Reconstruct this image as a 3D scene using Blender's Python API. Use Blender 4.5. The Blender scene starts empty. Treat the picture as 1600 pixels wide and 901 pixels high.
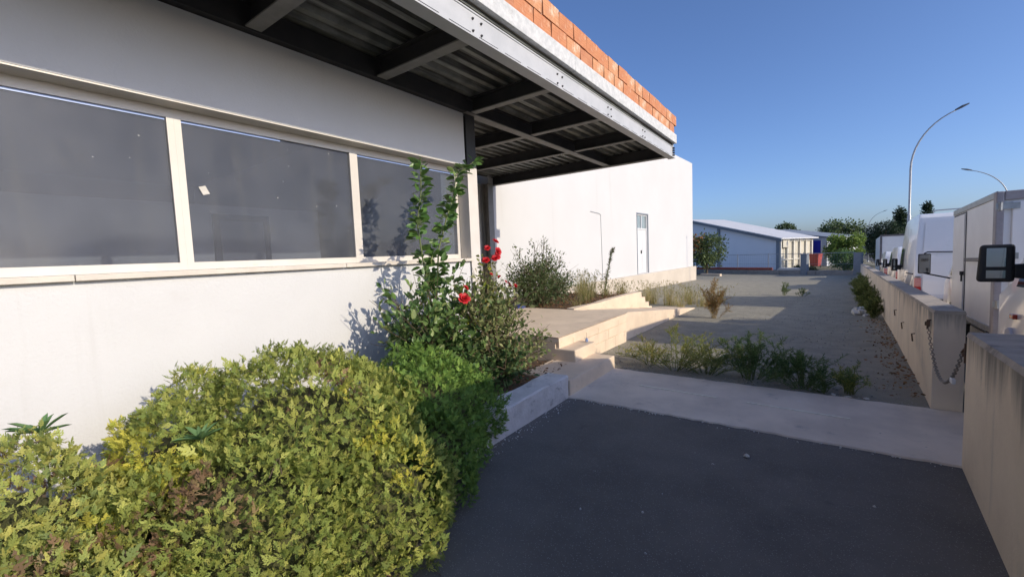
import bpy, math, random
import numpy as np
from mathutils import Vector, Matrix

random.seed(7)
rng = np.random.default_rng(11)
SC = bpy.context.scene
COL = SC.collection
R = math.radians

# ------------------------------------------------------------------ camera
CAM_Z = 1.65
cam_d = bpy.data.cameras.new('camera')
cam = bpy.data.objects.new('camera', cam_d)
COL.objects.link(cam)
yaw, pit, rol = R(35.547), R(4.376), R(-2.352)
fw = Vector((-math.sin(yaw) * math.cos(pit), math.cos(yaw) * math.cos(pit), -math.sin(pit)))
rt = Vector((math.cos(yaw), math.sin(yaw), 0))
up = rt.cross(fw)
rt2 = rt * math.cos(rol) + up * math.sin(rol)
up2 = -rt * math.sin(rol) + up * math.cos(rol)
m = Matrix((rt2, up2, -fw)).transposed().to_4x4()
m.translation = (0, 0, CAM_Z)
cam.matrix_world = m
cam_d.sensor_width = 36
cam_d.lens = 664.67 / 1600 * 36
cam_d.clip_end = 3000
cam_d.clip_start = 0.05
SC.camera = cam

# ------------------------------------------------------------------ light
SUN_TAN = 0.437
sun_el = math.atan(SUN_TAN)
W = bpy.data.worlds.new('World')
SC.world = W
W.use_nodes = True
nt = W.node_tree
for n in list(nt.nodes):
    nt.nodes.remove(n)
sky = nt.nodes.new('ShaderNodeTexSky')
sky.sky_type = 'NISHITA'
sky.sun_disc = False
sky.sun_elevation = sun_el
sky.sun_rotation = R(90.8)
sky.altitude = 0
sky.air_density = 0.8
sky.dust_density = 1.5
sky.ozone_density = 5.5
bg = nt.nodes.new('ShaderNodeBackground')
bg.inputs['Strength'].default_value = 0.15
wo = nt.nodes.new('ShaderNodeOutputWorld')
tint = nt.nodes.new('ShaderNodeMix')
tint.data_type = 'RGBA'
tint.blend_type = 'MULTIPLY'
tint.inputs[0].default_value = 1.0
tint.inputs[7].default_value = (.98, .95, 1.02, 1)
nt.links.new(sky.outputs[0], tint.inputs[6])
nt.links.new(tint.outputs[2], bg.inputs[0])
nt.links.new(bg.outputs[0], wo.inputs[0])
sd = bpy.data.lights.new('sun', 'SUN')
sd.energy = 3.0
sd.angle = R(0.53)
sd.color = (1.0, 0.885, 0.70)
sun = bpy.data.objects.new('sun', sd)
COL.objects.link(sun)
sun.rotation_euler = Vector((-1, -0.015, -SUN_TAN)).to_track_quat('-Z', 'Y').to_euler()
sun.location = (30, 0, 20)
SC.view_settings.view_transform = 'Standard'
SC.view_settings.look = 'None'
SC.view_settings.exposure = 0.36
SC.view_settings.gamma = 1.0
SC.cycles.max_bounces = 8
SC.cycles.diffuse_bounces = 4
SC.cycles.transparent_max_bounces = 8
SC.cycles.use_denoising = True
SC.cycles.sample_clamp_indirect = 10.0


# ------------------------------------------------------------------ materials
def mat(name, c1, c2=None, scale=6.0, rough=0.8, bump=0.0, bscale=40.0, metal=0.0, spec=0.5,
        streak=None, stain=None, vec='Object', detail=5.0, bdist=0.01, speck=None, coat=0.0, emit=None, drip=None):
    """Principled with two-tone noise, optional streak (stretch xyz, colour, amount), stain (colour, scale, lo, hi),
    speck (colour, scale, threshold) and bump."""
    M = bpy.data.materials.new(name)
    M.use_nodes = True
    t = M.node_tree
    N, L = t.nodes, t.links
    b = N['Principled BSDF']
    b.inputs['Roughness'].default_value = rough
    b.inputs['Metallic'].default_value = metal
    b.inputs['Specular IOR Level'].default_value = spec
    b.inputs['Coat Weight'].default_value = coat
    b.inputs['Coat Roughness'].default_value = 0.05
    tc = N.new('ShaderNodeTexCoord')
    V = tc.outputs[vec]

    def noise(sc, det=detail, src=V, rgh=0.6):
        n = N.new('ShaderNodeTexNoise')
        n.inputs['Scale'].default_value = sc
        n.inputs['Detail'].default_value = det
        n.inputs['Roughness'].default_value = rgh
        L.new(src, n.inputs['Vector'])
        return n.outputs['Fac']

    def ramp(src, lo, hi):
        r = N.new('ShaderNodeMapRange')
        r.inputs['From Min'].default_value = lo
        r.inputs['From Max'].default_value = hi
        r.interpolation_type = 'SMOOTHSTEP'
        L.new(src, r.inputs['Value'])
        return r.outputs[0]

    def mix(a, bcol, fac):
        x = N.new('ShaderNodeMix')
        x.data_type = 'RGBA'
        if isinstance(fac, float):
            x.inputs[0].default_value = fac
        else:
            L.new(fac, x.inputs[0])
        for s, v in ((6, a), (7, bcol)):
            if isinstance(v, tuple):
                x.inputs[s].default_value = (*v, 1)
            else:
                L.new(v, x.inputs[s])
        return x.outputs[2]

    cur = c1
    if c2 is not None:
        cur = mix(c1, c2, ramp(noise(scale), 0.3, 0.7))
    if streak:
        mp = N.new('ShaderNodeMapping')
        mp.inputs['Scale'].default_value = streak[0]
        L.new(V, mp.inputs['Vector'])
        f = ramp(noise(1.0, 4, mp.outputs[0]), streak[2], streak[3])
        cur = mix(cur, streak[1], f)
    for s in ([stain] if stain and not isinstance(stain, list) else (stain or [])):
        cur = mix(cur, s[0], ramp(noise(s[1], 8, V, 0.7), s[2], s[3]))
    if drip:      # dirt runs under a coping: (z_low, z_high, colour, run frequency)
        sx = N.new('ShaderNodeSeparateXYZ')
        L.new(V, sx.inputs[0])
        mp = N.new('ShaderNodeMapping')
        mp.inputs['Scale'].default_value = (drip[3], drip[3], .5)
        L.new(V, mp.inputs['Vector'])
        ad = N.new('ShaderNodeMath')
        ad.operation = 'MULTIPLY_ADD'
        L.new(noise(1.0, 5, mp.outputs[0], .65), ad.inputs[0])
        ad.inputs[1].default_value = 1.1
        L.new(sx.outputs[2], ad.inputs[2])
        cur = mix(cur, drip[2], ramp(ad.outputs[0], drip[0] + .55, drip[1] + .55))
    if speck:
        v = N.new('ShaderNodeTexVoronoi')
        v.inputs['Scale'].default_value = speck[1]
        L.new(V, v.inputs['Vector'])
        cur = mix(speck[0], cur, ramp(v.outputs['Distance'], speck[2] * 0.7, speck[2]))
    if isinstance(cur, tuple):
        b.inputs['Base Color'].default_value = (*cur, 1)
    else:
        L.new(cur, b.inputs['Base Color'])
    if bump > 0:
        bn = N.new('ShaderNodeBump')
        bn.inputs['Strength'].default_value = bump
        bn.inputs['Distance'].default_value = bdist
        L.new(noise(bscale, 6), bn.inputs['Height'])
        L.new(bn.outputs[0], b.inputs['Normal'])
    if emit:
        b.inputs['Emission Color'].default_value = (*emit[0], 1)
        b.inputs['Emission Strength'].default_value = emit[1]
    return M


def leafmat(name, trans=0.35, rough=0.55, spec=0.3):
    M = bpy.data.materials.new(name)
    M.use_nodes = True
    t = M.node_tree
    N, L = t.nodes, t.links
    b = N['Principled BSDF']
    b.inputs['Roughness'].default_value = rough
    b.inputs['Specular IOR Level'].default_value = spec
    at = N.new('ShaderNodeAttribute')
    at.attribute_name = 'Col'
    L.new(at.outputs['Color'], b.inputs['Base Color'])
    tr = N.new('ShaderNodeBsdfTranslucent')
    L.new(at.outputs['Color'], tr.inputs['Color'])
    mx = N.new('ShaderNodeMixShader')
    mx.inputs[0].default_value = trans
    L.new(b.outputs[0], mx.inputs[1])
    L.new(tr.outputs[0], mx.inputs[2])
    L.new(mx.outputs[0], N['Material Output'].inputs['Surface'])
    return M


M = {}
M['white_wall'] = mat('white_wall', (.605, .60, .595), (.58, .575, .57), 1.3, .85, .5, 45, bdist=.006, streak=((5, 5, .35), (.535, .525, .51), .60, .85),
                      stain=((.54, .525, .505), 2.2, .60, .85))
M['white_wall_far'] = mat('white_wall_far', (.585, .58, .575), (.56, .555, .55), .5, .85, .2, 30, bdist=.004,
                          streak=((1.5, 1.5, .12), (.51, .50, .485), .62, .85))
M['frame'] = mat('frame', (.64, .60, .545), (.60, .555, .50), 3, .45, stain=((.55, .49, .42), 7, .62, .85))
M['sill'] = mat('sill', (.66, .60, .52), (.58, .52, .45), 5, .7, .2, 50, stain=((.42, .38, .32), 8, .6, .8))
M['steel_dark'] = mat('steel_dark', (.028, .028, .031), (.045, .044, .044), 4, .6, .1, 30)
M['steel_mid_grey'] = mat('steel_mid_grey', (.23, .225, .21), (.18, .175, .165), 6, .6, .1, 30, stain=((.15, .13, .11), 9, .62, .8))
M['steel_grey'] = mat('steel_grey', (.48, .485, .495), (.41, .42, .43), 3, .5, .08, 40,
                      streak=((.8, .25, 9), (.46, .47, .485), .55, .8))
M['galv'] = mat('galv', (.40, .41, .40), (.30, .31, .30), 9, .45, metal=.5)
M['deck'] = mat('deck', (.30, .31, .28), (.13, .135, .125), 3, .5, metal=.3, streak=((14, .4, 3), (.07, .07, .065), .45, .62))  # dark streaks along the ribs paint in the shade of their recesses
M['slab_edge'] = mat('slab_edge', (.60, .60, .59), (.46, .47, .47), 16, .75, .35, 30,
                     stain=[((.40, .40, .39), 12, .55, .75), ((.60, .50, .36), 3, .66, .8)])
M['brick1'] = mat('brick1', (.55, .235, .108), (.47, .18, .083), 9, .85, .4, 60, streak=((2, 2, 70), (.42, .15, .06), .45, .75),
                  stain=[((.66, .44, .28), 5, .56, .8), ((.33, .12, .055), 12, .62, .75)])
M['brick2'] = mat('brick2', (.59, .29, .142), (.49, .215, .102), 9, .85, .4, 60, streak=((2, 2, 70), (.45, .17, .07), .45, .75),
                  stain=[((.70, .55, .40), 4, .5, .72), ((.30, .12, .06), 9, .62, .75)])
M['brick3'] = mat('brick3', (.44, .18, .09), (.52, .235, .12), 9, .85, .4, 60, streak=((2, 2, 70), (.38, .13, .055), .45, .75))
M['mortar'] = mat('mortar', (.26, .17, .11), (.50, .44, .35), 7, .95, .6, 60)
M['asphalt'] = mat('asphalt', (.175, .162, .143), (.125, .117, .105), 1.3, .9, .9, 200, bdist=.006,
                   stain=[((.24, .225, .20), .55, .50, .8), ((.07, .07, .07), 2.4, .6, .8), ((.21, .20, .19), 22, .66, .8)], speck=((.30, .29, .27), 70, .22))
M['road'] = mat('road', (.075, .073, .072), (.058, .057, .057), .8, .92, .4, 150, bdist=.006)
M['concrete'] = mat('concrete', (.78, .67, .545), (.62, .53, .435), 1.7, .9, .7, 45, bdist=.006,
                    stain=[((.33, .30, .27), 3.5, .57, .8), ((.80, .74, .66), 6, .62, .8), ((.24, .22, .20), 14, .66, .76)])
M['concrete_pale'] = mat('concrete_pale', (.76, .615, .46), (.66, .53, .395), 3, .92, .5, 50, bdist=.006,
                         stain=[((.38, .30, .225), 4, .58, .8), ((.78, .68, .55), 9, .6, .8), ((.22, .18, .14), 12, .68, .78)])
M['concrete_white'] = mat('concrete_white', (.68, .655, .64), (.56, .54, .52), 5, .92, .7, 35, bdist=.01,
                          stain=[((.17, .165, .16), 9, .56, .72), ((.62, .60, .58), 4, .6, .8)])
M['wall_conc'] = mat('wall_conc', (.80, .68, .53), (.70, .585, .455), 1.6, .9, .35, 40, bdist=.006,
                     streak=((4, 4, .55), (.46, .405, .345), .56, .78), stain=[((.50, .44, .37), 1.2, .52, .75), ((.36, .32, .28), 2.6, .62, .8)], drip=(.72, 1.08, (.22, .20, .17), 5.0))
M['wall_top'] = mat('wall_top', (.46, .40, .33), (.34, .30, .255), 5, .95, .6, 40, bdist=.008, stain=((.13, .12, .11), 4, .52, .72))
M['plinth'] = mat('plinth', (.60, .53, .44), (.53, .465, .385), .6, .9, .3, 30, stain=((.42, .36, .30), .8, .55, .8))
M['gravel_ground'] = mat('gravel_ground', (.31, .287, .222), (.24, .223, .178), 3.0, .97, .6, 170, bdist=.015,
                         stain=[((.33, .32, .28), 1.1, .56, .75), ((.13, .135, .13), 1.7, .58, .78)], speck=((.38, .37, .33), 60, .22))
M['stone'] = mat('stone', (.40, .38, .33), (.30, .29, .26), 30, .95)
M['soil'] = mat('soil', (.13, .085, .055), (.075, .05, .035), 9, .98, 1, 50, bdist=.03, stain=((.25, .13, .06), 6, .52, .7))
M['ground'] = mat('ground', (.19, .165, .12), (.12, .115, .075), .15, .97, .6, 6, bdist=.05, stain=((.08, .10, .045), .05, .45, .7))
M['grass'] = mat('grass', (.06, .10, .03), (.09, .11, .04), 2, .95, .8, 20)
M['van_white'] = mat('van_white', (.90, .90, .895), (.87, .87, .865), 2, .28, coat=.5, stain=((.58, .55, .51), 2.5, .58, .85))
M['box_white'] = mat('box_white', (.86, .845, .82), (.80, .785, .76), 2, .4, stain=[((.52, .49, .45), 3, .6, .85), ((.44, .40, .36), 8, .7, .85)])
M['trim_grey'] = mat('trim_grey', (.34, .32, .33), (.26, .24, .25), 6, .6)
M['trim_dark'] = mat('trim_dark', (.10, .095, .10), (.16, .14, .14), 6, .6)
M['black'] = mat('black', (.016, .016, .018), (.025, .025, .026), 8, .5)
M['rubber'] = mat('rubber', (.02, .02, .02), (.035, .034, .033), 12, .85)
M['rim'] = mat('rim', (.38, .38, .39), (.3, .3, .3), 9, .45, metal=.6)
M['car_glass'] = mat('car_glass', (.018, .022, .024), None, 1, .04, spec=.8)
M['mirror_glass'] = mat('mirror_glass', (.30, .32, .34), None, 1, .05, metal=1)
M['red_lens'] = mat('red_lens', (.42, .012, .012), (.30, .01, .01), 20, .2, spec=.6)
M['pink_lens'] = mat('pink_lens', (.60, .30, .27), (.55, .22, .2), 30, .2)
M['amber_lens'] = mat('amber_lens', (.45, .06, .03), None, 1, .25)
M['plate'] = mat('plate', (.72, .73, .76), None, 1, .5)
M['plate_blue'] = mat('plate_blue', (.03, .09, .38), None, 1, .5)
M['lamp_steel'] = mat('lamp_steel', (.42, .43, .44), (.36, .37, .38), 3, .45, metal=.3)
M['lamp_dark'] = mat('lamp_dark', (.10, .11, .13), None, 1, .5)
M['bark'] = mat('bark', (.13, .095, .065), (.08, .06, .045), 14, .95, .8, 30)
M['twig'] = mat('twig', (.16, .12, .07), (.10, .075, .045), 14, .9)
M['stem_green'] = mat('stem_green', (.16, .19, .07), (.11, .14, .05), 14, .8)
M['dry'] = mat('dry', (.36, .28, .14), (.28, .2, .1), 10, .9)
M['chain'] = mat('chain', (.36, .34, .31), (.20, .15, .11), 40, .5, metal=.7)
M['rust'] = mat('rust', (.16, .09, .05), (.08, .06, .05), 20, .8, metal=.3)
M['blue_plastic'] = mat('blue_plastic', (.035, .06, .33), (.05, .08, .36), 9, .45)
M['paper'] = mat('paper', (.62, .60, .56), (.5, .47, .42), 20, .9)
M['plastic_bag'] = mat('plastic_bag', (.66, .66, .66), (.55, .55, .54), 14, .5)
M['shed_wall'] = mat('shed_wall', (.93, .92, .93), (.90, .89, .90), .6, .7)
M['shed_trim'] = mat('shed_trim', (.24, .27, .31), (.21, .24, .28), 2, .6)
M['shed_roof'] = mat('shed_roof', (.66, .66, .66), (.61, .61, .61), 1, .5)
M['cream'] = mat('cream', (.58, .54, .44), (.50, .465, .38), 1, .7)
M['cream_frame'] = mat('cream_frame', (.74, .72, .64), (.70, .67, .6), 2, .6)
M['grey_block'] = mat('grey_block', (.60, .62, .65), (.55, .57, .60), .5, .8)
M['blue_door'] = mat('blue_door', (.025, .03, .42), (.03, .04, .46), 2, .5)
M['red_paint'] = mat('red_paint', (.36, .05, .04), (.27, .04, .035), 5, .55)
M['red_rust'] = mat('red_rust', (.46, .13, .09), (.34, .09, .07), 5, .7)
M['post_grey'] = mat('post_grey', (.24, .27, .31), (.20, .23, .27), 6, .8)
M['kerb'] = mat('kerb', (.33, .32, .305), (.26, .25, .24), 4, .95, .4, 30)
M['hill'] = mat('hill', (.20, .23, .25), (.17, .21, .22), .02, .95)
M['sun_streak'] = mat('sun_streak', (.86, .80, .66), (.72, .66, .54), 25, .9)
M['door_white'] = mat('door_white', (.66, .66, .66), (.63, .63, .63), 2, .45)
M['door_glass'] = mat('door_glass', (.22, .27, .28), (.30, .35, .36), 4, .1, spec=.7)
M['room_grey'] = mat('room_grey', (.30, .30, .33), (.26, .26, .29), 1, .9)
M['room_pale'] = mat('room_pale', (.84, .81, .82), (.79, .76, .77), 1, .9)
M['room_door'] = mat('room_door', (.42, .40, .44), (.38, .36, .40), 2, .8)
M['petal'] = mat('petal', (.52, .008, .012), (.38, .006, .01), 40, .55)
M['wire'] = mat('wire', (.36, .37, .39), None, 1, .5, metal=.5)
M['leaf'] = leafmat('leaf')
M['leaf_gloss'] = leafmat('leaf_gloss', .25, .38, .5)
M['needle'] = leafmat('needle', .45, .6, .2)


def glass_mat():
    """Dusty window glass: grimy hazy face, partly see-through."""
    G = mat('window_glass', (.175, .18, .205), (.128, .133, .156), 2.2, .10, spec=.5,
            streak=((9, 9, .8), (.19, .19, .195), .48, .80),
            stain=[((.21, .208, .21), 3.0, .52, .80), ((.24, .24, .24), 26.0, .66, .82)], speck=((.55, .55, .53), 6.5, .055))
    t = G.node_tree
    b = t.nodes['Principled BSDF']
    b.inputs['IOR'].default_value = 1.55
    tr = t.nodes.new('ShaderNodeBsdfTransparent')
    tr.inputs['Color'].default_value = (.80, .84, .88, 1)
    mx = t.nodes.new('ShaderNodeMixShader')
    mx.inputs[0].default_value = .64
    t.links.new(b.outputs[0], mx.inputs[1])
    t.links.new(tr.outputs[0], mx.inputs[2])
    t.links.new(mx.outputs[0], t.nodes['Material Output'].inputs['Surface'])
    return G


M['glass'] = glass_mat()
M['pale_blue'] = mat('pale_blue', (.30, .40, .66), (.24, .34, .6), 5, .35)


# ------------------------------------------------------------------ mesh helpers
class MB:
    def __init__(s):
        s.v, s.f, s.mi = [], [], []

    def add(s, v, f, mi=0):
        o = len(s.v)
        s.v += [tuple(p) for p in v]
        s.f += [tuple(i + o for i in q) for q in f]
        s.mi += [mi] * len(f)
        return s

    def box(s, a, b, mi=0):
        (x0, y0, z0), (x1, y1, z1) = a, b
        v = [(x0, y0, z0), (x1, y0, z0), (x1, y1, z0), (x0, y1, z0), (x0, y0, z1), (x1, y0, z1), (x1, y1, z1), (x0, y1, z1)]
        return s.add(v, [(0, 3, 2, 1), (4, 5, 6, 7), (0, 1, 5, 4), (1, 2, 6, 5), (2, 3, 7, 6), (3, 0, 4, 7)], mi)

    def hexa(s, bot, top, mi=0):
        """8-corner solid from two rings of four points (counter-clockwise seen from above)."""
        return s.add(list(bot) + list(top), [(0, 3, 2, 1), (4, 5, 6, 7), (0, 1, 5, 4), (1, 2, 6, 5), (2, 3, 7, 6), (3, 0, 4, 7)], mi)

    def prism(s, poly, d, mi=0):
        """poly: list of 3D points of one face, extruded by vector d."""
        n = len(poly)
        v = [tuple(p) for p in poly] + [tuple(Vector(p) + Vector(d)) for p in poly]
        f = [tuple(range(n))[::-1], tuple(range(n, 2 * n))] + [(i, (i + 1) % n, n + (i + 1) % n, n + i) for i in range(n)]
        return s.add(v, f, mi)

    def tube(s, pts, rad, n=8, mi=0, cap=True):
        P = [Vector(p) for p in pts]
        if not isinstance(rad, (list, tuple)):
            rad = [rad] * len(P)
        rings = []
        prev = None
        for i, p in enumerate(P):
            t = (P[min(i + 1, len(P) - 1)] - P[max(i - 1, 0)])
            t = t.normalized() if t.length > 1e-9 else Vector((0, 0, 1))
            a = prev if prev is not None else (Vector((1, 0, 0)) if abs(t.x) < .9 else Vector((0, 1, 0)))
            a = (a - t * a.dot(t)).normalized()
            prev = a
            b = t.cross(a)
            rings.append([p + (a * math.cos(2 * math.pi * k / n) + b * math.sin(2 * math.pi * k / n)) * rad[i] for k in range(n)])
        v = [q for r in rings for q in r]
        f = []
        for i in range(len(P) - 1):
            for k in range(n):
                f.append((i * n + k, i * n + (k + 1) % n, (i + 1) * n + (k + 1) % n, (i + 1) * n + k))
        if cap:
            f.append(tuple(range(n))[::-1])
            f.append(tuple(range((len(P) - 1) * n, len(P) * n)))
        return s.add(v, f, mi)

    def lathe(s, prof, c=(0, 0, 0), n=20, axis='z', mi=0):
        v = []
        for r, z in prof:
            for k in range(n):
                a = 2 * math.pi * k / n
                p = (r * math.cos(a), r * math.sin(a), z)
                if axis == 'x':
                    p = (p[2], p[0], p[1])
                if axis == 'y':
                    p = (p[0], p[2], p[1])
                v.append((p[0] + c[0], p[1] + c[1], p[2] + c[2]))
        f = []
        for i in range(len(prof) - 1):
            for k in range(n):
                f.append((i * n + k, i * n + (k + 1) % n, (i + 1) * n + (k + 1) % n, (i + 1) * n + k))
        f.append(tuple(range(n))[::-1])
        f.append(tuple(range((len(prof) - 1) * n, len(prof) * n)))
        return s.add(v, f, mi)

    def mesh(s, name, mats):
        me = bpy.data.meshes.new(name)
        me.from_pydata(s.v, [], s.f)
        for x in (mats if isinstance(mats, list) else [mats]):
            me.materials.append(M[x] if isinstance(x, str) else x)
        if any(s.mi):
            me.polygons.foreach_set('material_index', s.mi)
        me.update()
        return me

    def build(s, name, mats, parent=None, bevel=0.0, smooth=False, seg=2):
        o = bpy.data.objects.new(name, s.mesh(name, mats))
        COL.objects.link(o)
        if parent is not None:
            o.parent = parent
        if bevel:
            md = o.modifiers.new('bevel', 'BEVEL')
            md.width = bevel
            md.segments = seg
            md.limit_method = 'ANGLE'
            md.angle_limit = R(32)
            md.harden_normals = False
        if smooth:
            o.data.polygons.foreach_set('use_smooth', [True] * len(o.data.polygons))
        return o


def tag(o, label=None, cat=None, group=None, kind=None):
    if label:
        o['label'] = label
    if cat:
        o['category'] = cat
    if group:
        o['group'] = group
    if kind:
        o['kind'] = kind
    return o


def thing(name, loc, label, cat, group=None, rz=0.0, rx=0.0):
    o = bpy.data.objects.new(name, None)
    COL.objects.link(o)
    o.location = loc
    o.rotation_euler = (rx, 0, rz)
    o.empty_display_size = .2
    return tag(o, label, cat, group)


def copy_tree(o, parent=None):
    c = o.copy()
    COL.objects.link(c)
    c.parent = parent
    for ch in list(o.children):
        copy_tree(ch, c)
    return c


def rotmats(direction, roll):
    """matrices whose +Y column is direction, random roll about it."""
    d = direction / np.linalg.norm(direction, axis=1, keepdims=True)
    ref = np.where(np.abs(d[:, 2:3]) < .9, np.array([[0, 0, 1.]]), np.array([[1., 0, 0]]))
    x = np.cross(d, ref)
    x /= np.linalg.norm(x, axis=1, keepdims=True)
    z = np.cross(x, d)
    c, s_ = np.cos(roll)[:, None], np.sin(roll)[:, None]
    x2, z2 = x * c + z * s_, -x * s_ + z * c
    return np.stack([x2, d, z2], axis=2)


def rotmats_face(direction, normal, jit):
    """+Y along direction, +Z as near as possible to normal, with jitter of the roll"""
    d = direction / np.linalg.norm(direction, axis=1, keepdims=True)
    z = normal - d * (normal * d).sum(1, keepdims=True)
    z /= np.linalg.norm(z, axis=1, keepdims=True) + 1e-9
    x = np.cross(d, z)
    c, s_ = np.cos(jit)[:, None], np.sin(jit)[:, None]
    return np.stack([x * c + z * s_, d, -x * s_ + z * c], axis=2)


def scatter_mesh(name, tv, tf, pos, rot, scl, col, material, parent=None):
    """Bake a template (tv verts, tf quads/tris as one array) at every pose into one mesh with a colour attribute."""
    n, k = len(pos), len(tv)
    if np.ndim(scl) == 1:
        scl = scl[:, None]
    V = np.einsum('nij,kj->nki', rot, tv) * scl[:, None, :] + pos[:, None, :]
    V = V.reshape(-1, 3)
    fs = tf.shape[1]
    F = (tf[None] + (np.arange(n) * k)[:, None, None]).reshape(-1, fs)
    me = bpy.data.meshes.new(name)
    me.vertices.add(len(V))
    me.vertices.foreach_set('co', V.astype(np.float32).ravel())
    me.loops.add(F.size)
    me.loops.foreach_set('vertex_index', F.astype(np.int32).ravel())
    me.polygons.add(len(F))
    me.polygons.foreach_set('loop_start', np.arange(0, F.size, fs, dtype=np.int32))
    me.polygons.foreach_set('loop_total', np.full(len(F), fs, dtype=np.int32))
    me.update(calc_edges=True)
    ca = me.color_attributes.new('Col', 'FLOAT_COLOR', 'POINT')
    c4 = np.ones((n, k, 4), dtype=np.float32)
    c4[:, :, :3] = col[:, None, :]
    ca.data.foreach_set('color', c4.ravel())
    me.materials.append(M[material])
    o = bpy.data.objects.new(name, me)
    COL.objects.link(o)
    if parent is not None:
        o.parent = parent
    return o


def vnoise(p, f, seed=0):
    """cheap smooth pseudo-noise in [-1,1]"""
    r = np.random.default_rng(seed)
    out = np.zeros(len(p))
    for i in range(5):
        k = r.normal(size=3)
        k /= np.linalg.norm(k)
        out += np.sin(p @ k * f * (0.7 + .5 * i * .6) + r.uniform(0, 6.28))
    return out / 3.0


# templates: +Y is the growing direction
def diamond(l, w, lift=0.0):
    return np.array([[0, 0, 0], [w / 2, l * .45, lift], [0, l, 0], [-w / 2, l * .45, lift]]), np.array([[0, 1, 2, 3]])


def leaf_t(l=1.0, w=.5):
    """folded oval leaf of four quads-as-two-halves"""
    v = np.array([[0, 0, 0], [w * .36, l * .22, .06 * l], [w * .5, l * .5, .09 * l], [w * .3, l * .8, .05 * l], [0, l, -.04 * l],
                  [-w * .3, l * .8, .05 * l], [-w * .5, l * .5, .09 * l], [-w * .36, l * .22, .06 * l], [0, l * .5, 0.0]])
    f = np.array([[0, 1, 2, 8], [8, 2, 3, 4], [0, 8, 6, 7], [8, 4, 5, 6]])
    return v, f


def sprig_t(seed, n=7):
    """flat fan of scale-leaved branchlets (conifer-like spray), length about 1"""
    r = np.random.default_rng(seed)
    V, F = [], []

    def dia(o, ang, l, w, z):
        d = np.array([math.sin(ang), math.cos(ang), z])
        s = np.array([math.cos(ang), -math.sin(ang), 0])
        b = len(V)
        V.extend([o, o + d * l * .5 + s * w / 2 + [0, 0, .015], o + d * l, o + d * l * .5 - s * w / 2 + [0, 0, .015]])
        F.append([b, b + 1, b + 2, b + 3])
        return o + d * l

    o = np.array([0., 0., 0.])
    bend = r.uniform(-.15, .15)
    ang = 0
    for i in range(n):
        t = i / (n - 1)
        dia(o, ang, .26, .11, .0)
        if i > 0:
            sd = 1 if i % 2 else -1
            for sgn in (sd, -sd) if r.random() < .7 else (sd,):
                a = ang + sgn * r.uniform(.55, .95)
                L_ = (.42 * (1 - t) + .14) * r.uniform(.8, 1.15)
                e = dia(o, a, L_ * .6, .125, r.uniform(-.12, .2))
                dia(e - (e - o) * .2, a - sgn * .35, L_ * .55, .11, r.uniform(-.1, .2))
                if L_ > .3:
                    dia(o + (e - o) * .55, a + sgn * .5, L_ * .38, .10, r.uniform(-.1, .2))
        ang += bend
        o = o + np.array([math.sin(ang), math.cos(ang), 0]) * .18
    return np.array(V, float), np.array(F)


def colmix(n, palette, weights, jit=.12):
    pal = np.array(palette)
    idx = rng.choice(len(pal), n, p=np.array(weights) / sum(weights))
    c = pal[idx] * (1 + rng.normal(0, jit, (n, 1)))
    return np.clip(c, .004, .9)


def icosphere(cx, rad, lump=.1, seed=1, n=24):
    """lumpy ellipsoid verts and faces"""
    v, f = [], []
    for i in range(n // 2 + 1):
        th = math.pi * i / (n // 2)
        for k in range(n):
            ph = 2 * math.pi * k / n
            v.append((math.sin(th) * math.cos(ph), math.sin(th) * math.sin(ph), math.cos(th)))
    v = np.array(v)
    k_ = 1 + lump * vnoise(v, 4.0, seed)
    v = v * k_[:, None] * np.array(rad) + np.array(cx)
    for i in range(n // 2):
        for k in range(n):
            f.append((i * n + k, (i + 1) * n + k, (i + 1) * n + (k + 1) % n, i * n + (k + 1) % n))
    return [tuple(p) for p in v], f


# ------------------------------------------------------------------ terrain
def lot_z(y):
    return -0.0165 * min(max(y - 6, 0), 32)


def road_z(y):
    return -0.15 - 0.033 * min(max(y - 6.6, -20), 60)


def wall_x(y):           # inner face of the long boundary wall
    return 0.93 + 0.0485 * (y - 5.6)


def ground_z(x, y):
    a, b = lot_z(y), road_z(y)
    w = .2 if y < 36 else 6
    t = min(max((x - wall_x(min(y, 36)) - .02) / w, 0), 1)
    far = min(max((math.hypot(x, y) - 120) / 300, 0), 1)
    return (a * (1 - t) + b * t) * (1 - far) + far * -1.5


def sheet(name, xs, ys, zf, material, off=0.0, kind='structure', jitter=0.0):
    b = MB()
    n = len(xs)
    v = [(x, y, zf(x, y) + off + (random.uniform(-jitter, jitter) if jitter else 0)) for y in ys for x in xs]
    f = [(j * n + i, j * n + i + 1, (j + 1) * n + i + 1, (j + 1) * n + i) for j in range(len(ys) - 1) for i in range(n - 1)]
    b.add(v, f)
    return tag(b.build(name, material), kind=kind)


gx = [-900, -500, -300, -180, -110, -70, -45, -30, -20, -14, -10, -8, -6, -4, -2, -1, 0, .6, .9, 1.1, 1.3, 1.5, 1.8, 2.2, 2.6, 3, 4, 6, 9, 12, 16,
      22, 30, 45, 70, 110, 180, 300, 500, 900]
gy = [-900, -400, -200, -100, -50, -25, -12, -6, -2, 1, 3, 5, 6, 8, 10, 13, 16, 20, 24, 28, 32, 35, 36.5, 38, 42, 48, 56, 66, 80, 100, 130, 180, 260, 400, 900]
sheet('ground', gx, gy, ground_z, 'ground', -0.08)
# driveway asphalt in front
b = MB()
xs = [-2.45, -1.5, -.5, .4, 1.1]
sheet('driveway', xs, [-9, -5, -2, 0, 2, 4.25], lambda x, y: 0, 'asphalt')
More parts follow.
